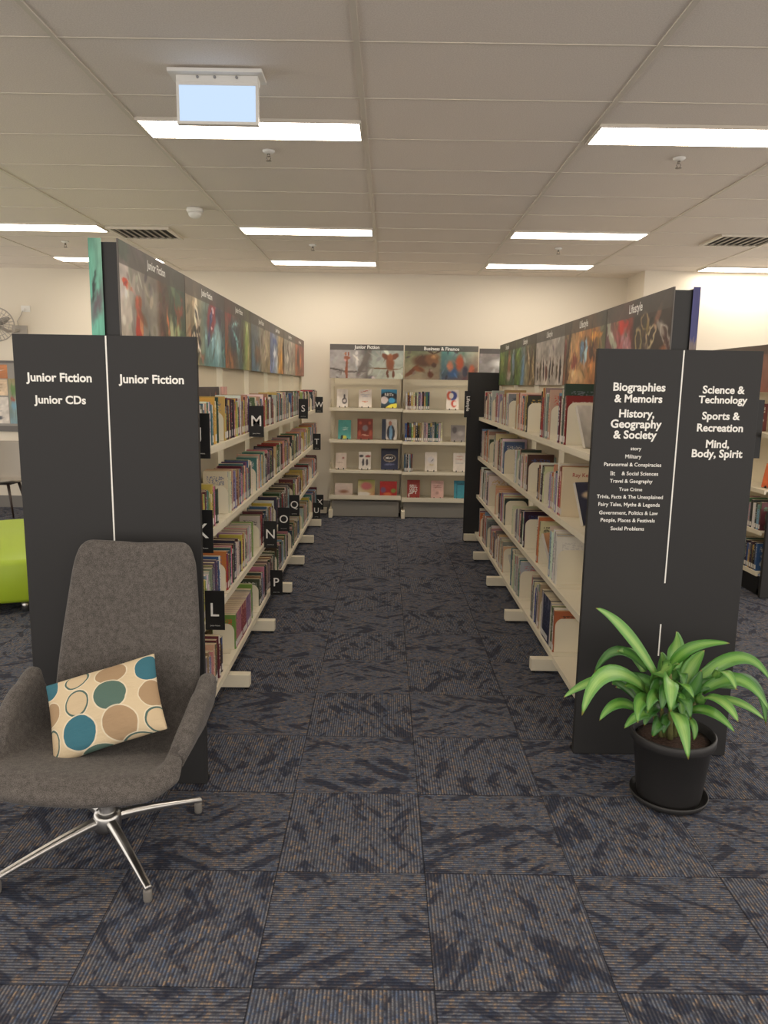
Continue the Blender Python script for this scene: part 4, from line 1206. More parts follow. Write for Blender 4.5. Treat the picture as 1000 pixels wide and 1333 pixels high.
FY = 9.27
face_books = [  # px box, shelf row, bay, base stops, shapes, label, text
    ((438.5, 453, 508, 531.5), 0, 0, one((224, 216, 206)), [(0.7, 0.35, 0.25, 0.2, 0, (92, 86, 86), 0.2), (0.68, 0.6, 0.1, 0.14, 0, (92, 86, 86), 0.2), (0.7, 0.35, 0.14, 0.1, 0, (200, 190, 184), 0.2)], 'white book with a grey bottle on its cover', None),
    ((467, 484, 508.5, 532), 0, 0, one((228, 218, 208)), [(0.5, 0.32, 0.3, 0.03, 0, (206, 130, 100), 0.3), (0.5, 0.9, 0.4, 0.02, 8, (196, 90, 70), 0.3), (0.5, 0.6, 0.4, 0.03, 0, (176, 176, 186), 0.4), (0.5, 0.7, 0.4, 0.03, 0, (176, 176, 186), 0.4)], 'white book with thin red lines', None),
    ((496, 517, 509, 533), 0, 0, [(0, (44, 48, 56), (60, 150, 196)), (1, (44, 48, 56), (60, 150, 196))], [(0.5, 0.6, 0.6, 0.28, 0, (44, 48, 56), 0.2), (0.2, 0.42, 0.26, 0.22, 0, (214, 200, 196), 0.15), (0.68, 0.4, 0.22, 0.16, 0, (70, 160, 206), 0.15), (0.7, 0.05, 0.5, 0.16, 15, (226, 216, 76), 0.2)], 'dark book with blue and yellow circles titled REITs', [('REITs', 0.0, 0.72, 0.55)]),
    ((440, 457, 547.5, 572), 1, 0, one((84, 160, 156), (76, 156, 146)), [(0.5, 0.1, 0.2, 0.1, 0, (206, 206, 80), 0.3), (0.3, 0.12, 0.1, 0.1, 0, (40, 40, 40), 0.3), (0.55, 0.6, 0.35, 0.03, 0, (160, 206, 196), 0.4), (0.55, 0.5, 0.3, 0.03, 0, (200, 220, 214), 0.4)], 'teal book with a small yellow car', None),
    ((465, 485.5, 546, 572.5), 1, 0, one((130, 54, 40), (120, 48, 38)), [(0.5, 0.55, 0.22, 0.18, 0, (130, 116, 120), 0.4), (0.15, 0.3, 0.12, 0.2, 0, (176, 84, 60), 0.6), (0.85, 0.3, 0.12, 0.2, 0, (176, 84, 60), 0.6), (0.2, 0.8, 0.12, 0.1, 0, (176, 84, 60), 0.6), (0.8, 0.8, 0.12, 0.1, 0, (176, 84, 60), 0.6), (0.5, 0.2, 0.3, 0.03, 0, (200, 150, 130), 0.3)], 'ornate brown red book', None),
    ((497, 517, 546.5, 573), 1, 0, [(0, (46, 54, 74), (46, 54, 74)), (0.25, (46, 54, 74), (46, 54, 74)), (0.3, (206, 196, 184), (206, 200, 190)), (1, (206, 196, 184), (206, 200, 190))], [(0.6, 0.35, 0.3, 0.4, 0, (46, 48, 60), 0.2), (0.6, 0.35, 0.12, 0.4, 0, (116, 156, 190), 0.2), (0.55, 0.8, 0.11, 0.12, 0, (176, 120, 100), 0.2)], 'book with a man in a dark suit on the cover', None),
    ((437, 451, 590, 610.5), 2, 0, one((224, 208, 194)), [(0.7, 0.7, 0.12, 0.08, 0, (170, 110, 100), 0.4), (0.4, 0.4, 0.35, 0.03, 0, (190, 170, 150), 0.4)], 'small cream book', None),
    ((467, 483, 588, 610.5), 2, 0, one((226, 218, 208)), [(0.2, 0.76, 0.2, 0.08, 0, (84, 80, 84), 0.2), (0.75, 0.75, 0.25, 0.08, 0, (160, 84, 76), 0.2), (0.36, 0.4, 0.1, 0.24, 0, (80, 76, 80), 0.25), (0.68, 0.4, 0.11, 0.22, 0, (80, 70, 72), 0.25)], 'white book with two figures under umbrellas', None),
    ((496, 518.5, 585, 612), 2, 0, one((50, 56, 86), (36, 40, 60)), [(0.5, 0.55, 0.38, 0.2, 0, (176, 160, 140), 0.1), (0.5, 0.55, 0.33, 0.15, 0, (44, 40, 50), 0.1), (0.5, 0.25, 0.4, 0.05, 0, (110, 116, 150), 0.5)], 'navy book titled MEAT', [('MEAT', 0.0, 0.56, 0.44)]),
    ((436, 459, 631, 646), 3, 0, one((206, 184, 172), (216, 200, 188)), [(0.5, 0.3, 0.35, 0.2, 0, (150, 104, 80), 0.8)], 'pale pink wide book', None),
    ((466, 488, 627, 647), 3, 0, [(0, (226, 214, 200), (170, 160, 90)), (1, (206, 150, 100), (150, 160, 90))], [(0.5, 0.6, 0.4, 0.3, 0, (196, 110, 110), 0.5), (0.3, 0.1, 0.5, 0.14, 0, (230, 224, 214), 0.3)], 'pink and green wide book', None),
    ((494.5, 517, 628.5, 647), 3, 0, one((176, 40, 36)), [(0.2, 0.4, 0.2, 0.25, 0, (120, 84, 120), 0.5), (0.8, 0.35, 0.2, 0.2, 0, (130, 140, 60), 0.5), (0.45, 0.12, 0.3, 0.15, 0, (214, 110, 60), 0.5)], 'bright red wide book', None),
    ((581, 598, 509, 535), 0, 1, one((228, 218, 206)), [(0.5, 0.7, 0.4, 0.25, 0, (66, 78, 140), 0.2), (0.25, 0.7, 0.25, 0.25, 0, (206, 96, 70), 0.3), (0.4, 0.7, 0.2, 0.16, 0, (230, 222, 212), 0.2), (0.6, 0.3, 0.25, 0.2, 0, (206, 84, 66), 0.3), (0.68, 0.3, 0.15, 0.12, 0, (230, 220, 210), 0.2)], 'white book with blue and orange curls', None),
    ((587, 606, 554, 575), 1, 1, one((150, 142, 138), (130, 124, 122)), [(0.25, 0.7, 0.2, 0.25, 0, (96, 90, 90), 0.4), (0.7, 0.5, 0.3, 0.2, 0, (176, 168, 164), 0.7)], 'grey photographic book', None),
    ((553, 569.5, 589, 613.5), 2, 1, one((226, 216, 204)), [(0.5, 0.6, 0.35, 0.2, 0, (214, 208, 208), 0.4), (0.62, 0.58, 0.12, 0.03, 30, (100, 100, 104), 0.3), (0.5, 0.32, 0.35, 0.02, 0, (206, 186, 90), 0.3)], 'white book with a small feather', None),
    ((590, 607, 590, 614), 2, 1, one((226, 216, 204)), [(0.5, 0.8, 0.4, 0.03, 0, (206, 160, 140), 0.4), (0.5, 0.65, 0.4, 0.03, 0, (206, 160, 140), 0.4), (0.5, 0.45, 0.4, 0.03, 0, (190, 186, 180), 0.4)], 'cream book with rows of pink lettering', None),
    ((530, 547, 625, 648), 3, 1, one((158, 58, 50)), [(0.15, 0.15, 0.06, 0.14, 0, (226, 210, 200), 0.2)], 'red book titled SELL LIKE A SPY', [('SELL', 0.0, 0.66, 0.62), ('LIKE A', 0.0, 0.5, 0.62), ('SPY', 0.0, 0.33, 0.62)]),
    ((561, 578, 627, 649.5), 3, 1, one((220, 180, 168)), [(0.5, 0.72, 0.4, 0.03, 0, (170, 120, 110), 0.4), (0.5, 0.62, 0.4, 0.03, 0, (170, 120, 110), 0.4), (0.5, 0.3, 0.15, 0.1, 0, (190, 150, 140), 0.4)], 'pale pink book', None),
    ((591, 606, 627, 650), 3, 1, one((70, 156, 172), (64, 140, 160)), [(0.25, 0.5, 0.04, 0.5, 0, (44, 90, 104), 0.3), (0.6, 0.8, 0.35, 0.05, 0, (44, 90, 104), 0.3)], 'turquoise book', None),
]
row_w = ['top', 'second', 'third', 'bottom']
for (bx, row, bay, st, shp, lab, txt) in face_books:
    xa, xb, ya, yb = bx
    tops = BTOPS if bay == 0 else BTOPS2
    a, b_ = at(xa, yb, FY), at(xb, ya, FY)
    w, h = b_.x - a.x, (b_.z - a.z) / math.cos(0.22)
    zb = tops[row] + 0.0045
    img = cover_img(int(xa), st, shp, 0.08)
    where = '%s shelf under %s header' % (row_w[row], 'elephant' if bay == 0 else 'Business')
    t, R_ = stand_book('display_book', ((a.x + b_.x) / 2, FY, zb), w, h, 0.018, 0.0, 0.22, img, lab + ', ' + where, 'face-out books on the back wall shelves', txt)
    if row < 3 or bay == 1:
        wire_stand(R_, w, h, 0.018, 'black stand clips under the ' + lab, None)

# spine-out books on the back wall bookshelf
for row, xa, xb, ytop, seq in ((0, 525.5, 559, 509.5, 13), (1, 524.5, 577, 549, 18), (2, 523, 539, 590, 7)):
    z = BTOPS2[row]
    x = max(at(xa, 540, BF + 0.05).x, BX[1] + 0.03)
    xe = at(xb, 540, BF + 0.05).x
    wd = (xe - x) / seq
    for n in range(seq):
        T = wd * random.uniform(0.8, 1.0)
        h = (at(540, ytop, BF + 0.05).z - z) * random.uniform(0.9, 1.0)
        i = random.choices(range(len(PAL)), WL)[0]
        nm, col = PAL[i]
        v, f, mi, uv = book_geo(T, h, 0.16)
        v = [(y, -xx, zz) for xx, y, zz in v]
        me = raw_mesh('book', v, f, mi, uv, [BOOK])
        set_cols(me, jit(col), random.choice(TITLE), random.random())
        fix_normals(me)
        o = bpy.data.objects.new('book', me)
        o.location = (x, BF + 0.05, z + 0.0006)
        C.objects.link(o)
        tag(o, '%s spine from the left, %s, on the %s shelf under the Business header' % (nth(n + 1), nm, row_w[row]), 'book', 'spine-out books under the Business header')
        pv, pf = page_geo(T, h, 0.16)
        pm = raw_mesh('page_block', [(y, -xx, zz) for xx, y, zz in pv], pf, None, None, [PAGES]); fix_normals(pm)
        po = bpy.data.objects.new('page_block', pm); po.parent = o; C.objects.link(po)
        lv, lf = label_geo(T, h)
        lm = raw_mesh('spine_label', [(y, -xx, zz) for xx, y, zz in lv], lf, None, None, [LABEL])
        lo_ = bpy.data.objects.new('spine_label', lm); lo_.parent = o; C.objects.link(lo_)
        x += wd

# ------------------------------------------------------------------ far right run, glimpsed past the right panel
def side_run():
    xc, hd = 3.24, 0.235
    bounds = [5.86, 6.80, 7.74]
    tops = [1.30, 0.86, 0.53, 0.20]
    for k in range(2):
        y0, y1 = bounds[k], bounds[k + 1]
        t = thing('bookshelf', (xc, (y0 + y1) / 2, 0), ['cream bookshelf at the right edge beyond the charcoal panel, nearer bay', 'cream bookshelf at the right edge beyond the charcoal panel, farther bay'][k], 'bookshelf', 'bays of the far right run')
        for yy in ([y0 + 0.02] if k == 0 else [y0 + 0.02, y1 - 0.02]):
            MB().box(xc - 0.03, xc + 0.03, yy - 0.015, yy + 0.015, 0.06, 1.8).build('upright', CREAM, t)
            MB().box(xc - 0.2, xc + 0.2, yy - 0.028, yy + 0.028, 0.006, 0.06).build('foot', BLACK, t, bevel=0.003)
        MB().box(xc - 0.006, xc + 0.006, y0 + 0.036, y1 - 0.036, 0.10, 1.75).build('back_panel', CREAM, t)
        MB().box(xc - 0.2, xc - 0.19, y0 + 0.01, y1 - 0.01, 0.006, 0.16).build('kick_panel', BLACK, t)
        for z in tops:
            m_ = MB()
            m_.box(xc - hd, xc - 0.008, y0 + 0.003, y1 - 0.003, z - 0.012, z)
            m_.box(xc - hd, xc - hd + 0.014, y0 + 0.003, y1 - 0.003, z - 0.034, z - 0.012)
            m_.build('shelf', CREAM, t)
        bd = MB().box(3.1, 3.108, y0 + 0.002, y1 - 0.002, 1.62, 2.0).build('header_sign', mat('header_board', (92, 86, 80), 0.5), t)
        img = art(40, 24, [(0, (110, 120, 84), (120, 104, 90)), (0.5, (150, 90, 76), (130, 96, 84)), (1, (110, 84, 70), (96, 90, 76))], [(0.3, 0.5, 0.1, 0.3, 0, (206, 170, 120), 0.6)], seed=60 + k, band=BAND)
        art_grid('printed_picture', img, (3.0992, y1 - 0.003, 1.621), (0, -(y1 - y0 - 0.006), 0), (0, 0, 0.378), PRINT, bd)
        for z, cnt in zip(tops, (6, 0, 14, 14)):
            y = y0 + (0.40 if z > 1 else 0.05)
            for n in range(cnt):
                T = random.uniform(0.02, 0.045)
                h = random.uniform(0.19, 0.235)
                i = random.choices(range(len(PAL)), WL)[0]
                nm, col = PAL[i]
                v, f, mi, uv = book_geo(T, h, 0.15)
                me = raw_mesh('book', [(-x, yy, zz) for x, yy, zz in v], f, mi, uv, [BOOK])
                set_cols(me, jit(col), random.choice(TITLE), random.random())
                fix_normals(me)
                o = bpy.data.objects.new('book', me)
                o.location = (xc - hd + 0.015, y, z + 0.0006)
                C.objects.link(o)
                tag(o, '%s %s spine on the %s shelf, %s bay of the far right bookshelf' % (nth(n + 1), nm, {1.30: 'top', 0.53: 'third', 0.20: 'bottom'}[z], ['nearer', 'farther'][k]), 'book', 'books of the far right run')
                pv, pf = page_geo(T, h, 0.15)
                pm = raw_mesh('page_block', [(-x, yy, zz) for x, yy, zz in pv], pf, None, None, [PAGES]); fix_normals(pm)
                po = bpy.data.objects.new('page_block', pm); po.parent = o; C.objects.link(po)
                lv, lf = label_geo(T, h)
                lm = raw_mesh('spine_label', [(-x, yy, zz) for x, yy, zz in lv], lf, None, None, [LABEL])
                lo_ = bpy.data.objects.new('spine_label', lm); lo_.parent = o; C.objects.link(lo_)
                y += T + 0.001
    # a leaning orange book on the second shelf
    t, R_ = stand_book('display_book', (3.10, 5.97, 0.863), 0.14, 0.2, 0.02, -0.9, 0.3, cover_img(8, one((196, 92, 50), (206, 110, 60)), [(0.5, 0.5, 0.2, 0.3, 0, (120, 60, 40), 0.6)]), 'orange book leaning on a stand on the far right bookshelf', 'leaning books of the far right run')
    wire_stand(R_, 0.14, 0.2, 0.02, 'small black stand under the orange book at the right edge', None)
    t = thing('shelf_sign', (2.97, 5.99, 1.08), 'long black upright sign on the far right bookshelf, beside the charcoal panel', 'sign')
    MB().box(2.94, 3.0, 5.985, 5.991, 1.10, 1.56).build('plate', BLACK, t)
    t = thing('end_panel', (3.26, 5.81, 0), 'low charcoal end board at the right edge of the picture', 'sign panel')
    MB().box(3.02, 3.48, 5.80, 5.83, 0.004, 0.70).build('board', CHAR, t, bevel=0.002)
side_run()

# ------------------------------------------------------------------ grey swivel lounge chair
def fabric(name, c, a):
    m = bpy.data.materials.new(name)
    m.use_nodes = True
    nt = m.node_tree
    g = G(nt)
    b = nt.nodes['Principled BSDF']
    b.inputs['Roughness'].default_value = 0.95
    b.inputs['Specular IOR Level'].default_value = 0.15
    b.inputs['Sheen Weight'].default_value = 0.12
    tc = nt.nodes.new('ShaderNodeTexCoord')
    n = g.noise(tc.outputs['Object'], 420.0, 2.0, 0.7)
    n2 = g.noise(tc.outputs['Object'], 60.0, 3.0)
    f = g.m('ADD', g.m('MULTIPLY', n, 0.75), g.m('MULTIPLY', n2, 0.25))
    nt.links.new(g.mix(g.ramp(f, 0.38, 0.64), rgba([x * (1 - a) for x in c]), rgba([min(255, x * (1 + a)) for x in c])), b.inputs['Base Color'])
    bp = nt.nodes.new('ShaderNodeBump')
    bp.inputs['Strength'].default_value = 0.3
    bp.inputs['Distance'].default_value = 0.002
    nt.links.new(n, bp.inputs['Height'])
    nt.links.new(bp.outputs['Normal'], b.inputs['Normal'])
    return m
FELT = fabric('grey_wool', (89, 84.5, 81), 0.22)

CH = Vector((-0.940, 2.42, 0))
chair = thing('swivel_chair', CH, 'grey wool high-back swivel chair on a chrome star base, by the left panel', 'chair')
cyaw = Matrix.Rotation(-0.06, 4, 'Z')
def CW(x, y, z):
    return tuple(CH + (cyaw @ Vector((x, y, z))))
def sstep(a, b, x):
    t = max(0.0, min(1.0, (x - a) / (b - a)))
    return t * t * (3 - 2 * t)

def sheet_object(name, fn, nu, nv, thick, m, parent, edge=0.0):
    """closed padded shell: fn(s, t) is the middle surface; thickness given to both sides with rounded rim"""
    P = [[Vector(fn(-1 + 2 * i / (nu - 1), j / (nv - 1))) for i in range(nu)] for j in range(nv)]
    N = []
    for j in range(nv):
        row = []
        for i in range(nu):
            a = P[j][min(i + 1, nu - 1)] - P[j][max(i - 1, 0)]
            b = P[min(j + 1, nv - 1)][i] - P[max(j - 1, 0)][i]
            row.append(a.cross(b).normalized())
        N.append(row)
    mb_ = MB()
    def th(i):
        return thick / 2 * (1 + edge * sstep(0.66, 0.95, abs(-1 + 2 * i / (nu - 1))))
    top = [[P[j][i] + N[j][i] * th(i) for i in range(nu)] for j in range(nv)]
    bot = [[P[j][i] - N[j][i] * th(i) for i in range(nu)] for j in range(nv)]
    v, idx = [], {}
    def put(p):
        v.append(tuple(p)); return len(v) - 1
    for j in range(nv):
        for i in range(nu):
            idx[('t', j, i)] = put(top[j][i]); idx[('b', j, i)] = put(bot[j][i])
    f = []
    for j in range(nv - 1):
        for i in range(nu - 1):
            f.append((idx[('t', j, i)], idx[('t', j, i + 1)], idx[('t', j + 1, i + 1)], idx[('t', j + 1, i)]))
            f.append((idx[('b', j, i)], idx[('b', j + 1, i)], idx[('b', j + 1, i + 1)], idx[('b', j, i + 1)]))
    rim = [(0, i) for i in range(nu)] + [(j, nu - 1) for j in range(1, nv)] + [(nv - 1, i) for i in range(nu - 2, -1, -1)] + [(j, 0) for j in range(nv - 2, 0, -1)]
    mid = {}
    cen = sum((p for r_ in P for p in r_), Vector()) / (nu * nv)
    n = len(rim)
    for q, (j, i) in enumerate(rim):
        a, b = rim[q - 1], rim[(q + 1) % n]
        tg = P[b[0]][b[1]] - P[a[0]][a[1]]
        outw = tg.cross(N[j][i]).normalized()
        if outw.dot(P[j][i] - cen) < 0:
            outw = -outw
        mid[q] = put(P[j][i] + outw * thick * 0.32)
    for q in range(n):
        q2 = (q + 1) % n
        (j, i), (j2, i2) = rim[q], rim[q2]
        f.append((idx[('t', j, i)], mid[q], mid[q2], idx[('t', j2, i2)]))
        f.append((mid[q], idx[('b', j, i)], idx[('b', j2, i2)], mid[q2]))
    mb_.add(v, f, 0, True)
    return mb_.build(name, m, parent, subsurf=1)

def seat_fn(s, t):
    a = abs(s)
    y = -0.33 + 0.60 * t
    front = 1 - t
    # plan width
    W = 0.300 + 0.015 * sstep(0, 0.6, t)
    A = 0.185 * sstep(0.0, 0.72, t)            # arm height
    flat = 0.25
    if a < 0.62:
        x = flat * a / 0.62
        up = 0.0
    else:
        q = (a - 0.62) / 0.38
        x = flat + (W - flat) * math.sin(q * PI / 2) ** 0.9 + 0.008 * q * sstep(0.2, 0.7, t)
        up = A * (1 - math.cos(q * PI / 2)) ** 0.85
    z = 0.405 - 0.035 * sstep(0, 0.5, t) + 0.03 * sstep(0.75, 1, t)
    z -= 0.035 * (1 - sstep(0, 0.10, t))
    z += 0.012 * a * a
    y += 0.13 * (a ** 2.6) * (1 - sstep(0.0, 0.45, t))          # rounded front
    y -= 0.10 * sstep(0.5, 1, t) * sstep(0.62, 0.95, a)
    return CW(math.copysign(x, s), y, z + up)
sheet_object('seat', seat_fn, 33, 26, 0.045, FELT, chair, 0.45)

def back_fn(s, t):
    a = abs(s)
    z = 0.37 + 0.655 * t
    w = 0.256 - 0.048 * t ** 1.15
    y = 0.225 + 0.10 * t - 0.02 * math.sin(t * PI) + 0.035 * (1 - sstep(0, 0.2, t)) * -1
    y -= 0.055 * a ** 2.2 * (1 - 0.5 * t)
    x = w * s + 0.02 * t
    if s > 0:
        x += 0.02 * math.sin(PI * min(1, t)) * s
    # rounded top corners, gently dipped top edge
    z -= 0.02 * max(0, a - 0.85) ** 2 / 0.0225 * sstep(0.85, 1, t)
    z += 0.012 * a * sstep(0.6, 1, t)
    x -= math.copysign(0.008 * max(0, a - 0.8) / 0.2 * sstep(0.93, 1.0, t), s)
    return CW(x, y, z)
sheet_object('backrest', back_fn, 25, 28, 0.05, FELT, chair)
m_ = MB()
m_.lathe(CH.x, CH.y, [(0.03, 0.105), (0.032, 0.14), (0.026, 0.16), (0.026, 0.30), (0.10, 0.325), (0.10, 0.345)], 32)
m_.build('column', CHROME, chair)
MB().lathe(CH.x, CH.y, [(0.045, 0.085), (0.047, 0.10), (0.047, 0.135), (0.04, 0.148)], 32).build('hub', CHROME, chair)
for dx, dy in ((0.225, -0.27), (0.265, 0.25), (-0.285, -0.24), (-0.225, 0.27)):
    d = Vector((dx, dy, 0)); L = d.length; d.normalize(); nrm = Vector((-d.y, d.x, 0))
    m_ = MB()
    secs = []
    for q in range(9):
        t_ = q / 8
        r_ = 0.03 + (L - 0.03) * t_
        hw = 0.019 - 0.007 * t_
        zc = 0.118 - 0.07 * t_ ** 1.25
        hh = 0.020 - 0.011 * t_
        p = CH + d * r_
        secs.append([p + nrm * (hw * sx) + Vector((0, 0, zc + hh * sz)) for sx, sz in ((-1, -0.6), (-1, 0.3), (-0.55, 0.9), (0.55, 0.9), (1, 0.3), (1, -0.6))])
    v = [tuple(p) for s_ in secs for p in s_]
    f = [(i * 6 + k, i * 6 + (k + 1) % 6, (i + 1) * 6 + (k + 1) % 6, (i + 1) * 6 + k) for i in range(8) for k in range(6)]
    f += [tuple(range(6)), tuple(48 + k for k in reversed(range(6)))]
    m_.add(v, f, 0, False)
    leg = m_.build('leg', CHROME, chair, bevel=0.003)
    e = CH + d * (L - 0.012)
    MB().lathe(e.x, e.y, [(0.013, 0.0), (0.014, 0.004), (0.014, 0.034), (0.012, 0.042)], 20).build('glide', mat('grey_glide', (120, 116, 110), 0.5), leg)

# ------------------------------------------------------------------ dotted cushion
def cushion_material():
    m = bpy.data.materials.new('dotted_linen')
    m.use_nodes = True
    nt = m.node_tree
    g = G(nt)
    b = nt.nodes['Principled BSDF']
    b.inputs['Roughness'].default_value = 0.95
    b.inputs['Specular IOR Level'].default_value = 0.1
    uv = nt.nodes.new('ShaderNodeUVMap')
    U, V, _ = g.sep(uv.outputs[0])
    w = g.noise(g.xyz(g.m('MULTIPLY', U, 6.0), g.m('MULTIPLY', V, 6.0)), 1.0, 2.0)
    wob = g.m('MULTIPLY', g.m('SUBTRACT', w, 0.5), 0.03)
    U = g.m('ADD', U, wob)
    col = rgba((214, 196, 164))
    teal, green, tan, ring = rgba((34, 108, 128)), rgba((74, 108, 102)), rgba((168, 142, 112)), rgba((66, 100, 98))
    dots = [  # u, v (v up), ru, rv, kind
        (0.06, 0.90, .085, .15, 'teal'), (0.33, 0.87, .115, .125, 'ring'), (0.63, 0.83, .125, .15, 'tan'), (0.93, 0.79, .10, .16, 'teal'),
        (0.05, 0.56, .09, .14, 'tan'), (0.32, 0.56, .115, .155, 'ring'), (0.62, 0.53, .135, .175, 'green'), (0.95, 0.46, .10, .16, 'tan'),
        (0.03, 0.22, .085, .16, 'ring'), (0.30, 0.23, .145, .185, 'teal'), (0.65, 0.19, .145, .18, 'tan'), (0.96, 0.13, .11, .16, 'ring'),
        (0.40, -0.03, .14, .08, 'green'), (0.74, -0.04, .14, .09, 'ring')]
    for (u, v, ru, rv, k) in dots:
        p = g.m('DIVIDE', g.m('SUBTRACT', U, u), ru)
        q = g.m('DIVIDE', g.m('SUBTRACT', V, v), rv)
        d = g.m('SQRT', g.m('ADD', g.m('MULTIPLY', p, p), g.m('MULTIPLY', q, q)))
        # pale halo around each dot
        halo = g.m('MULTIPLY', g.m('LESS_THAN', d, 1.09), 0.8)
        col = g.mix(halo, col, rgba((226, 216, 192)))
        if k == 'ring':
            f = g.m('MULTIPLY', g.m('LESS_THAN', d, 1.0), g.m('GREATER_THAN', d, 0.86))
            col = g.mix(g.m('LESS_THAN', d, 0.86), col, rgba((206, 186, 154)))
            col = g.mix(f, col, ring)
        else:
            col = g.mix(g.m('LESS_THAN', d, 1.0), col, {'teal': teal, 'green': green, 'tan': tan}[k])
    th = g.noise(g.xyz(g.m('MULTIPLY', U, 160.0), g.m('MULTIPLY', V, 160.0)), 1.0, 2.0)
    col = g.mix(g.m('MULTIPLY', th, 0.25), col, rgba((150, 130, 104)))
    nt.links.new(col, b.inputs['Base Color'])
    wr = g.noise(g.xyz(g.m('MULTIPLY', U, 5.0), g.m('MULTIPLY', V, 11.0), 3.0), 1.0, 3.0)
    bp = nt.nodes.new('ShaderNodeBump')
    bp.inputs['Strength'].default_value = 0.5
    bp.inputs['Distance'].default_value = 0.012
    nt.links.new(g.m('ADD', wr, g.m('MULTIPLY', th, 0.1)), bp.inputs['Height'])
    nt.links.new(bp.outputs['Normal'], b.inputs['Normal'])
    return m

TL, TR = at(57, 892, 2.52), at(203, 848, 2.55)
BL, BR = at(68, 1000, 2.31), at(221, 950, 2.34)
cush = thing('cushion', ((BL + BR) / 2).to_tuple(), 'beige cushion with teal, green and brown dots resting on the grey swivel chair', 'cushion')
NU, NV = 25, 21
nrm = ((BR - BL).cross(TL - BL)).normalized()
if nrm.y > 0:
    nrm = -nrm
v, f, uvs = [], [], []
for side in (1, -1):
    for j in range(NV):
        for i in range(NU):
            s, t = i / (NU - 1), j / (NV - 1)
            # slightly pinched edges
            pin = 0.022
            s2 = s + pin * math.sin(PI * t) * (0.5 - s) * 2 * (1 if abs(s - .5) > .3 else abs(s - .5) / .3)
            t2 = t + pin * math.sin(PI * s) * (0.5 - t) * 2 * (1 if abs(t - .5) > .3 else abs(t - .5) / .3)
            p = BL * (1 - s2) * (1 - t2) + BR * s2 * (1 - t2) + TL * (1 - s2) * t2 + TR * s2 * t2
            puff = (max(0, math.sin(PI * s)) * max(0, math.sin(PI * t))) ** 0.5 * 0.068
            puff *= 1 + 0.12 * math.sin(9 * s + 5 * t)
            p = p + nrm * (puff * side * (1.0 if side > 0 else 0.75))
            v.append(tuple(p))
for side in (0, 1):
    o = side * NU * NV
    for j in range(NV - 1):
        for i in range(NU - 1):
            q = [o + j * NU + i, o + j * NU + i + 1, o + (j + 1) * NU + i + 1, o + (j + 1) * NU + i]
            u4 = [(i / (NU - 1), j / (NV - 1)), ((i + 1) / (NU - 1), j / (NV - 1)), ((i + 1) / (NU - 1), (j + 1) / (NV - 1)), (i / (NU - 1), (j + 1) / (NV - 1))]
            if side:
                q.reverse(); u4.reverse()
            f.append(tuple(q)); uvs.append(u4)
m_ = MB().add(v, f, 0, True, uvs)
m_.build('cover', cushion_material(), cush, subsurf=1, weld=True)

# ------------------------------------------------------------------ potted plant
PC = (1.176, 2.815)
POT = mat('black_pot', (40, 39, 39), 0.5, bump=(180, 0.05))
plant = thing('potted_plant', (PC[0], PC[1], 0), 'leafy green plant in a black plastic pot, in front of the right charcoal panel', 'plant')
MB().lathe(PC[0], PC[1], [(0.128, 0.0), (0.145, 0.012), (0.152, 0.032), (0.148, 0.034), (0.140, 0.014), (0.120, 0.008)], 56).build('saucer', POT, plant)
MB().lathe(PC[0], PC[1], [(0.118, 0.010), (0.124, 0.03), (0.148, 0.245), (0.158, 0.250), (0.162, 0.258), (0.163, 0.285), (0.157, 0.291), (0.150, 0.285), (0.144, 0.25)], 64, caps=False).build('pot', POT, plant)
SOIL = mat('potting_soil', (58, 42, 34), 0.95, bump=(90, 1.0), var=(120, 0.6))
MB().lathe(PC[0], PC[1], [(0.1465, 0.255), (0.10, 0.262), (0.05, 0.266), (0.002, 0.268)], 40).build('soil', SOIL, plant)

def leaf_material(name, c1, c2, c3):
    m = bpy.data.materials.new(name)
    m.use_nodes = True
    nt = m.node_tree
    g = G(nt)
    b = nt.nodes['Principled BSDF']
    b.inputs['Roughness'].default_value = 0.34
    b.inputs['Subsurface Weight'].default_value = 0.0
    uv = nt.nodes.new('ShaderNodeUVMap')
    U, V, _ = g.sep(uv.outputs[0])
    d = g.m('ABSOLUTE', g.m('SUBTRACT', U, 0.5))
    n = g.noise(g.xyz(g.m('MULTIPLY', U, 22.0), g.m('MULTIPLY', V, 2.0), 0.0), 1.0, 2.0)
    f = g.m('ADD', g.m('MULTIPLY', d, 1.6), g.m('MULTIPLY', g.m('SUBTRACT', n, 0.5), 0.7))
    col = g.mix(g.ramp(f, 0.0, 0.62), rgba(c2), rgba(c1))
    tip = g.ramp(V, 0.955, 0.99)
    col = g.mix(tip, col, rgba(c3))
    nt.links.new(col, b.inputs['Base Color'])
    bp = nt.nodes.new('ShaderNodeBump')
    bp.inputs['Strength'].default_value = 0.15
    bp.inputs['Distance'].default_value = 0.004
    nt.links.new(n, bp.inputs['Height'])
    nt.links.new(bp.outputs['Normal'], b.inputs['Normal'])
    return m
LEAF = [leaf_material('leaf_green', (72, 128, 48), (122, 168, 78), (120, 116, 50)), leaf_material('leaf_deep', (52, 102, 42), (84, 134, 58), (130, 90, 40)), leaf_material('leaf_pale', (92, 146, 66), (146, 184, 100), (140, 130, 60))]

def cr(cx, cy, Y):
    return at(720 + cx / 3.571, 760 + cy / 3.571, Y)

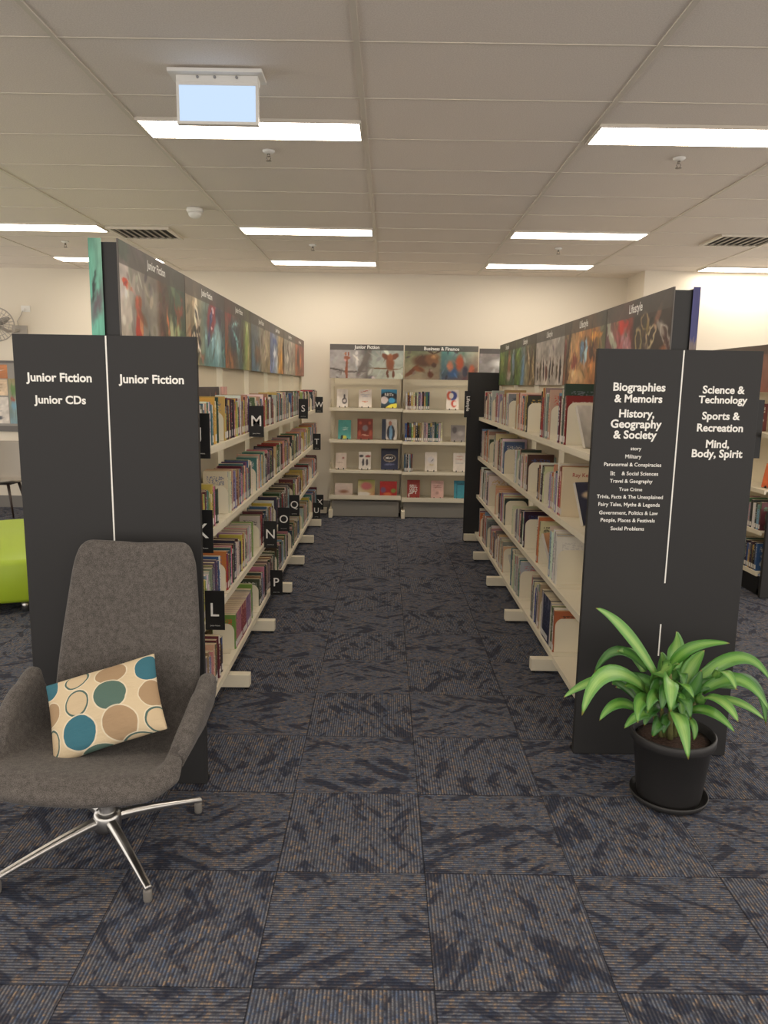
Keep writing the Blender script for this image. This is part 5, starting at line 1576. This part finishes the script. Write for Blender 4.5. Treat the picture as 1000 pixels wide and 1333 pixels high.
def leaf(base, mid, tip, width, mi, fold=0.25, wave=0.0, face=None):
    """arching strap leaf through three points"""
    B, T = Vector(base), Vector(tip)
    Mq = Vector(mid) * 2 - (B + T) * 0.5            # quadratic control so the curve passes mid
    n = 14
    v, f, uvs = [], [], []
    up = face or Vector((0.15, -0.75, 0.65))
    for q in range(n + 1):
        t = q / n
        p = B * (1 - t) ** 2 + Mq * (2 * t * (1 - t)) + T * t * t
        dv = ((Mq - B) * (1 - t) + (T - Mq) * t).normalized()
        side = dv.cross(up)
        if side.length < 0.2:
            side = dv.cross(Vector((1, 0, 0)))
        side.normalize()
        nn = side.cross(dv).normalized()
        wd = width * 0.5 * max(0.0, (math.sin(PI * min(1, (t * 0.88 + 0.10)) ** 0.85))) ** 0.75
        if q == n:
            wd = 0.0006
        if q == 0:
            wd = max(wd, width * 0.16)
        wv = wave * math.sin(t * 9)
        for k, c in enumerate((-1, -0.5, 0, 0.5, 1)):
            v.append(tuple(p + side * (wd * c) + nn * (fold * wd * (abs(c)) + wv * wd * c)))
    for q in range(n):
        for k in range(4):
            f.append((q * 5 + k, q * 5 + k + 1, (q + 1) * 5 + k + 1, (q + 1) * 5 + k))
            uvs.append([(k / 4, q / n), ((k + 1) / 4, q / n), ((k + 1) / 4, (q + 1) / n), (k / 4, (q + 1) / n)])
    o = MB().add(v, f, 0, True, uvs).build('leaf', LEAF[mi], plant)
    sd = o.modifiers.new('thickness', 'SOLIDIFY')
    sd.thickness = 0.0012
    return o
LV = [  # base, mid, tip as crop pixels + depth, width in metres
    ((475, 420, 2.83), (330, 215, 2.88), (200, 112, 2.86), .052, 2), ((440, 400, 2.85), (300, 312, 2.92), (192, 415, 2.92), .042, 1),
    ((330, 430, 2.80), (180, 455, 2.70), (50, 528, 2.64), .036, 2), ((430, 490, 2.78), (250, 420, 2.62), (135, 612, 2.52), .062, 2),
    ((400, 590, 2.78), (300, 558, 2.70), (216, 636, 2.64), .042, 0), ((470, 560, 2.76), (405, 545, 2.66), (395, 646, 2.58), .052, 0),
    ((480, 600, 2.78), (400, 610, 2.70), (332, 672, 2.66), .040, 0), ((500, 640, 2.80), (490, 650, 2.74), (462, 712, 2.72), .050, 1),
    ((540, 590, 2.76), (590, 640, 2.64), (630, 818, 2.57), .062, 2), ((540, 450, 2.78), (545, 460, 2.62), (548, 596, 2.56), .066, 2),
    ((560, 470, 2.78), (610, 470, 2.68), (656, 532, 2.64), .036, 0), ((480, 500, 2.80), (500, 410, 2.78), (588, 372, 2.68), .078, 2),
    ((555, 400, 2.84), (570, 300, 2.87), (572, 222, 2.85), .072, 2), ((540, 400, 2.82), (640, 300, 2.76), (822, 276, 2.70), .046, 0),
    ((610, 470, 2.83), (640, 385, 2.86), (705, 308, 2.84), .064, 2), ((640, 480, 2.84), (860, 345, 2.90), (1010, 450, 2.88), .056, 0),
    ((740, 430, 2.80), (800, 412, 2.72), (852, 492, 2.66), .048, 2), ((690, 500, 2.80), (870, 450, 2.74), (1010, 600, 2.70), .052, 0),
    ((660, 540, 2.78), (770, 540, 2.66), (862, 642, 2.58), .056, 2), ((760, 530, 2.82), (880, 560, 2.78), (982, 630, 2.76), .034, 2),
    ((640, 590, 2.78), (740, 600, 2.72), (846, 690, 2.68), .044, 0), ((620, 620, 2.80), (655, 660, 2.76), (655, 728, 2.74), .032, 0),
    ((850, 430, 2.92), (950, 490, 2.96), (990, 655, 2.94), .046, 1), ((420, 410, 2.88), (370, 330, 2.92), (300, 312, 2.90), .046, 2),
    ((390, 540, 2.84), (320, 470, 2.80), (275, 468, 2.78), .042, 1), ((470, 530, 2.80), (400, 480, 2.76), (335, 475, 2.72), .052, 0),
    ((590, 500, 2.86), (700, 430, 2.88), (860, 420, 2.86), .05, 1), ((520, 480, 2.86), (600, 380, 2.9), (650, 335, 2.88), .06, 1),
    ((600, 560, 2.82), (700, 470, 2.80), (860, 492, 2.78), .05, 1), ((480, 470, 2.88), (400, 440, 2.92), (320, 420, 2.92), .05, 1),
    ((520, 560, 2.80), (560, 540, 2.72), (540, 600, 2.70), .05, 1), ((570, 580, 2.82), (640, 500, 2.80), (690, 400, 2.80), .062, 1),
    ((580, 420, 2.84), (600, 420, 2.80), (610, 480, 2.76), .044, 1), ((560, 600, 2.84), (600, 570, 2.78), (640, 590, 2.74), .04, 1),
    ((520, 560, 2.79), (470, 520, 2.70), (440, 600, 2.66), .05, 0), ((560, 560, 2.79), (610, 540, 2.70), (640, 630, 2.66), .05, 1),
    ((530, 540, 2.79), (520, 500, 2.72), (505, 590, 2.68), .055, 1), ((500, 570, 2.80), (450, 590, 2.74), (425, 660, 2.70), .045, 1),
    ((570, 580, 2.80), (610, 600, 2.74), (590, 690, 2.71), .045, 1), ((530, 500, 2.80), (490, 470, 2.76), (450, 540, 2.72), .055, 1),
    ((560, 500, 2.80), (590, 540, 2.74), (600, 620, 2.70), .05, 0), ((540, 620, 2.82), (520, 640, 2.77), (515, 700, 2.75), .04, 1),
    ((430, 600, 2.86), (380, 500, 2.88), (290, 480, 2.90), .05, 1), ((500, 500, 2.9), (510, 380, 2.93), (500, 318, 2.93), .055, 0),
]
for i, (b0, m0, t0, w, mi) in enumerate(LV):
    leaf(cr(*b0), cr(*m0), cr(*t0), w, mi, fold=0.22 + 0.1 * ((i * 7) % 3) / 3, wave=0.06 * ((i % 3) - 1))
STEM = mat('plant_stem', (110, 112, 66), 0.7, var=(60, 0.3))
for (bx, by, tx, ty, Y) in ((520, 720, 480, 420, 2.82), (545, 730, 545, 420, 2.80), (560, 730, 620, 470, 2.82), (575, 725, 700, 480, 2.83), (505, 715, 420, 470, 2.82)):
    a = cr(bx, by, Y - 0.01); b_ = cr(tx, ty, Y)
    a.z = 0.262
    MB().tube([a, a.lerp(b_, 0.5) + Vector((0, 0.0, 0.01)), b_], [0.011, 0.009, 0.007], 10).build('stem', STEM, plant)

# ------------------------------------------------------------------ left background: ottoman, chair, notice board, fan, switch
LIME = mat('lime_vinyl', (158, 184, 42), 0.42)
OC = (-2.86, 5.9)
ott = thing('ottoman', (OC[0], OC[1], 0), 'round lime green vinyl ottoman at the left edge, beyond the panel', 'ottoman')
ow = 0.88
MB().lathe(OC[0], OC[1], [(0.0, 0.08), (ow - 0.03, 0.08), (ow - 0.008, 0.09), (ow, 0.11), (ow, 0.35), (ow - 0.01, 0.375), (ow - 0.035, 0.39), (0.0, 0.395)], 72, caps=False).build('padded_body', LIME, ott)
for a in (-1.13, -1.95, 0.4, 1.6, 2.8):
    MB().lathe(OC[0] + 0.80 * math.cos(a), OC[1] + 0.80 * math.sin(a), [(0.024, 0.0), (0.024, 0.085)], 24).build('leg', CHROME, ott)

SHELLG = mat('grey_shell', (150, 143, 132), 0.6)
vc = thing('visitor_chair', (-4.58, 9.0, 0), 'light grey shell chair with dark legs against the back wall, left edge', 'chair')
def vs_fn(s, t):
    a = abs(s)
    if t < 0.45:
        q = t / 0.45
        return (-4.58 + 0.25 * s * (0.9 + 0.1 * q), 8.80 + 0.40 * q, 0.43 - 0.03 * math.sin(q * PI) + 0.02 * a * a)
    q = (t - 0.45) / 0.55
    return (-4.58 + 0.25 * s * (1 - 0.08 * q), 9.20 + 0.10 * q - 0.05 * a * a, 0.44 + 0.43 * q ** 0.9 - 0.05 * max(0, a - 0.7) * q)
sheet_object('seat_shell', vs_fn, 13, 17, 0.03, SHELLG, vc)
for sx, sy in ((-1, -1), (1, -1), (-1, 1), (1, 1)):
    MB().tube([(-4.58 + sx * 0.15, 9.0 + sy * 0.13, 0.40), (-4.58 + sx * 0.22, 9.0 + sy * 0.19, 0.0)], [0.018, 0.011], 10).build('leg', DARKWOOD, vc)
MB().box(-4.75, -4.41, 8.86, 9.14, 0.385, 0.40).build('seat_frame', DARKWOOD, vc)

nb = thing('notice_board', (-5.2, BACK_Y - 0.02, 0.95), 'grey framed notice board on the back wall at the left edge', 'notice board')
MB().box(-5.85, -4.56, BACK_Y - 0.018, BACK_Y - 0.001, 1.02, 1.84).build('board', mat('board_felt', (150, 146, 140), 0.9), nb)
fr = MB()
for q in ((-5.87, -4.54, 1.82, 1.85), (-5.87, -4.54, 0.97, 1.04), (-5.87, -5.84, 1.04, 1.82), (-4.57, -4.54, 1.04, 1.82)):
    fr.box(q[0], q[1], BACK_Y - 0.026, BACK_Y - 0.001, q[2], q[3])
fr.build('frame', mat('board_frame', (96, 92, 88), 0.5), nb)
posters = [
    (-5.35, -4.70, 1.63, 1.80, [(0, (186, 120, 76), (196, 130, 84)), (1, (186, 120, 76), (196, 130, 84))], [(0.75, 0.6, 0.2, 0.05, 0, (230, 210, 190), 0.3)], 'orange heading sheet at the top of the notice board'),
    (-5.30, -4.71, 1.42, 1.62, one((214, 190, 160)), [(0.5, 0.7, 0.45, 0.03, 0, (150, 120, 96), 0.4), (0.5, 0.5, 0.45, 0.03, 0, (150, 120, 96), 0.4), (0.5, 0.3, 0.45, 0.03, 0, (150, 120, 96), 0.4)], 'tan text sheet on the notice board'),
    (-5.30, -4.71, 1.07, 1.40, one((214, 206, 196)), [(0.5, 0.8, 0.4, 0.015, 0, (150, 146, 144), 0.4), (0.5, 0.65, 0.4, 0.015, 0, (150, 146, 144), 0.4), (0.5, 0.5, 0.4, 0.015, 0, (150, 146, 144), 0.4), (0.8, 0.2, 0.1, 0.06, 0, (90, 90, 96), 0.3)], 'white text sheet low on the notice board'),
    (-4.70, -4.58, 1.07, 1.63, [(0, (120, 150, 160), (150, 140, 100)), (1, (120, 150, 160), (150, 140, 100))], [(0.5, 0.75, 0.4, 0.15, 0, (100, 130, 76), 0.6), (0.5, 0.4, 0.4, 0.12, 0, (120, 160, 180), 0.6), (0.4, 0.55, 0.3, 0.05, 0, (160, 80, 66), 0.5)], 'colourful picture poster at the right edge of the notice board')]
for x0, x1, z0, z1, st, shp, lab in posters:
    o = MB().box(x0, x1, BACK_Y - 0.021, BACK_Y - 0.0185, z0, z1).build('poster', mat('poster_paper', (214, 208, 196), 0.7))
    tag(o, lab, 'poster', 'papers on the notice board')
    art_grid('printed_face', art(24, 24, st, shp, seed=int(z0 * 100)), (x0, BACK_Y - 0.0215, z0), (x1 - x0, 0, 0), (0, 0, z1 - z0), PAPER, o)

fan = thing('wall_fan', (-4.72, 9.35, 2.27), 'grey wall fan in a wire cage at the left edge near the ceiling', 'fan')
FG = mat('fan_grey', (170, 164, 156), 0.45)
FC = Vector((-4.66, 9.30, 2.27))
ra, rb = Vector((0.85, 0.45, 0)).normalized(), Vector((0, 0, 1))
ax = ra.cross(rb)
if ax.y > 0: ax = -ax
cg_ = MB()
for rr, off in ((0.20, 0.0), (0.195, 0.05), (0.14, 0.075), (0.08, 0.085), (0.195, -0.04)):
    cg_.tube([FC + (ra * math.cos(a) + rb * math.sin(a)) * rr + ax * off for a in [2 * PI * i / 36 for i in range(37)]], 0.004, 6)
for i in range(28):
    a = 2 * PI * i / 28
    e = ra * math.cos(a) + rb * math.sin(a)
    cg_.tube([FC + e * 0.20, FC + e * 0.195 + ax * 0.05, FC + e * 0.08 + ax * 0.085, FC + e * 0.03 + ax * 0.088], 0.0022, 5)
    cg_.tube([FC + e * 0.20, FC + e * 0.19 - ax * 0.045, FC + e * 0.05 - ax * 0.06], 0.0022, 5)
cg_.build('cage', FG, fan)
for i in range(3):
    a = 2 * PI * i / 3 + 0.5
    v = []
    for q in range(7):
        r_ = 0.03 + 0.14 * q / 6
        wd = 0.018 + 0.05 * math.sin(PI * (q / 6) ** 0.7) 
        for c in (-1, 0, 1):
            aa = a + c * wd / r_ * 0.6 if r_ > 0.05 else a + c * 0.3
            v.append(tuple(FC + (ra * math.cos(aa) + rb * math.sin(aa)) * r_ + ax * (0.02 + 0.014 * c)))
    f = [(q * 3 + k, q * 3 + k + 1, (q + 1) * 3 + k + 1, (q + 1) * 3 + k) for q in range(6) for k in range(2)]
    bl = MB().add(v, f, 0, True).build('blade', mat('fan_blade', (150, 146, 142), 0.4), fan)
    bl.modifiers.new('thickness', 'SOLIDIFY').thickness = 0.002
MB().tube([FC + ax * 0.06, FC - ax * 0.10], 0.045, 20).build('motor', FG, fan)
w_ = MB()
w_.tube([FC - ax * 0.08, Vector((-4.60, 9.45, 2.20)), Vector((-4.52, BACK_Y - 0.02, 2.22))], 0.02, 10)
w_.box(-4.60, -4.42, BACK_Y - 0.03, BACK_Y - 0.001, 2.16, 2.28)
w_.build('wall_bracket', FG, fan)
sw = thing('wall_socket', (-4.43, BACK_Y, 2.47), 'small white power point high on the back wall, at far left', 'power socket')
MB().box(-4.485, -4.375, BACK_Y - 0.010, BACK_Y - 0.0005, 2.445, 2.52).build('plate', WHITEP, sw, bevel=0.002)
MB().box(-4.475, -4.435, BACK_Y - 0.035, BACK_Y - 0.010, 2.455, 2.485).build('plug', WHITEP, sw, bevel=0.003)
cd = MB().tube([(-4.455, BACK_Y - 0.03, 2.458), (-4.49, BACK_Y - 0.015, 2.40), (-4.54, BACK_Y - 0.012, 2.33), (-4.52, BACK_Y - 0.034, 2.27)], 0.004, 6).build('power_cord', FG)
tag(cd, 'thin grey power cord running from the wall socket to the wall fan', 'cord')

bpy.context.view_layer.update()
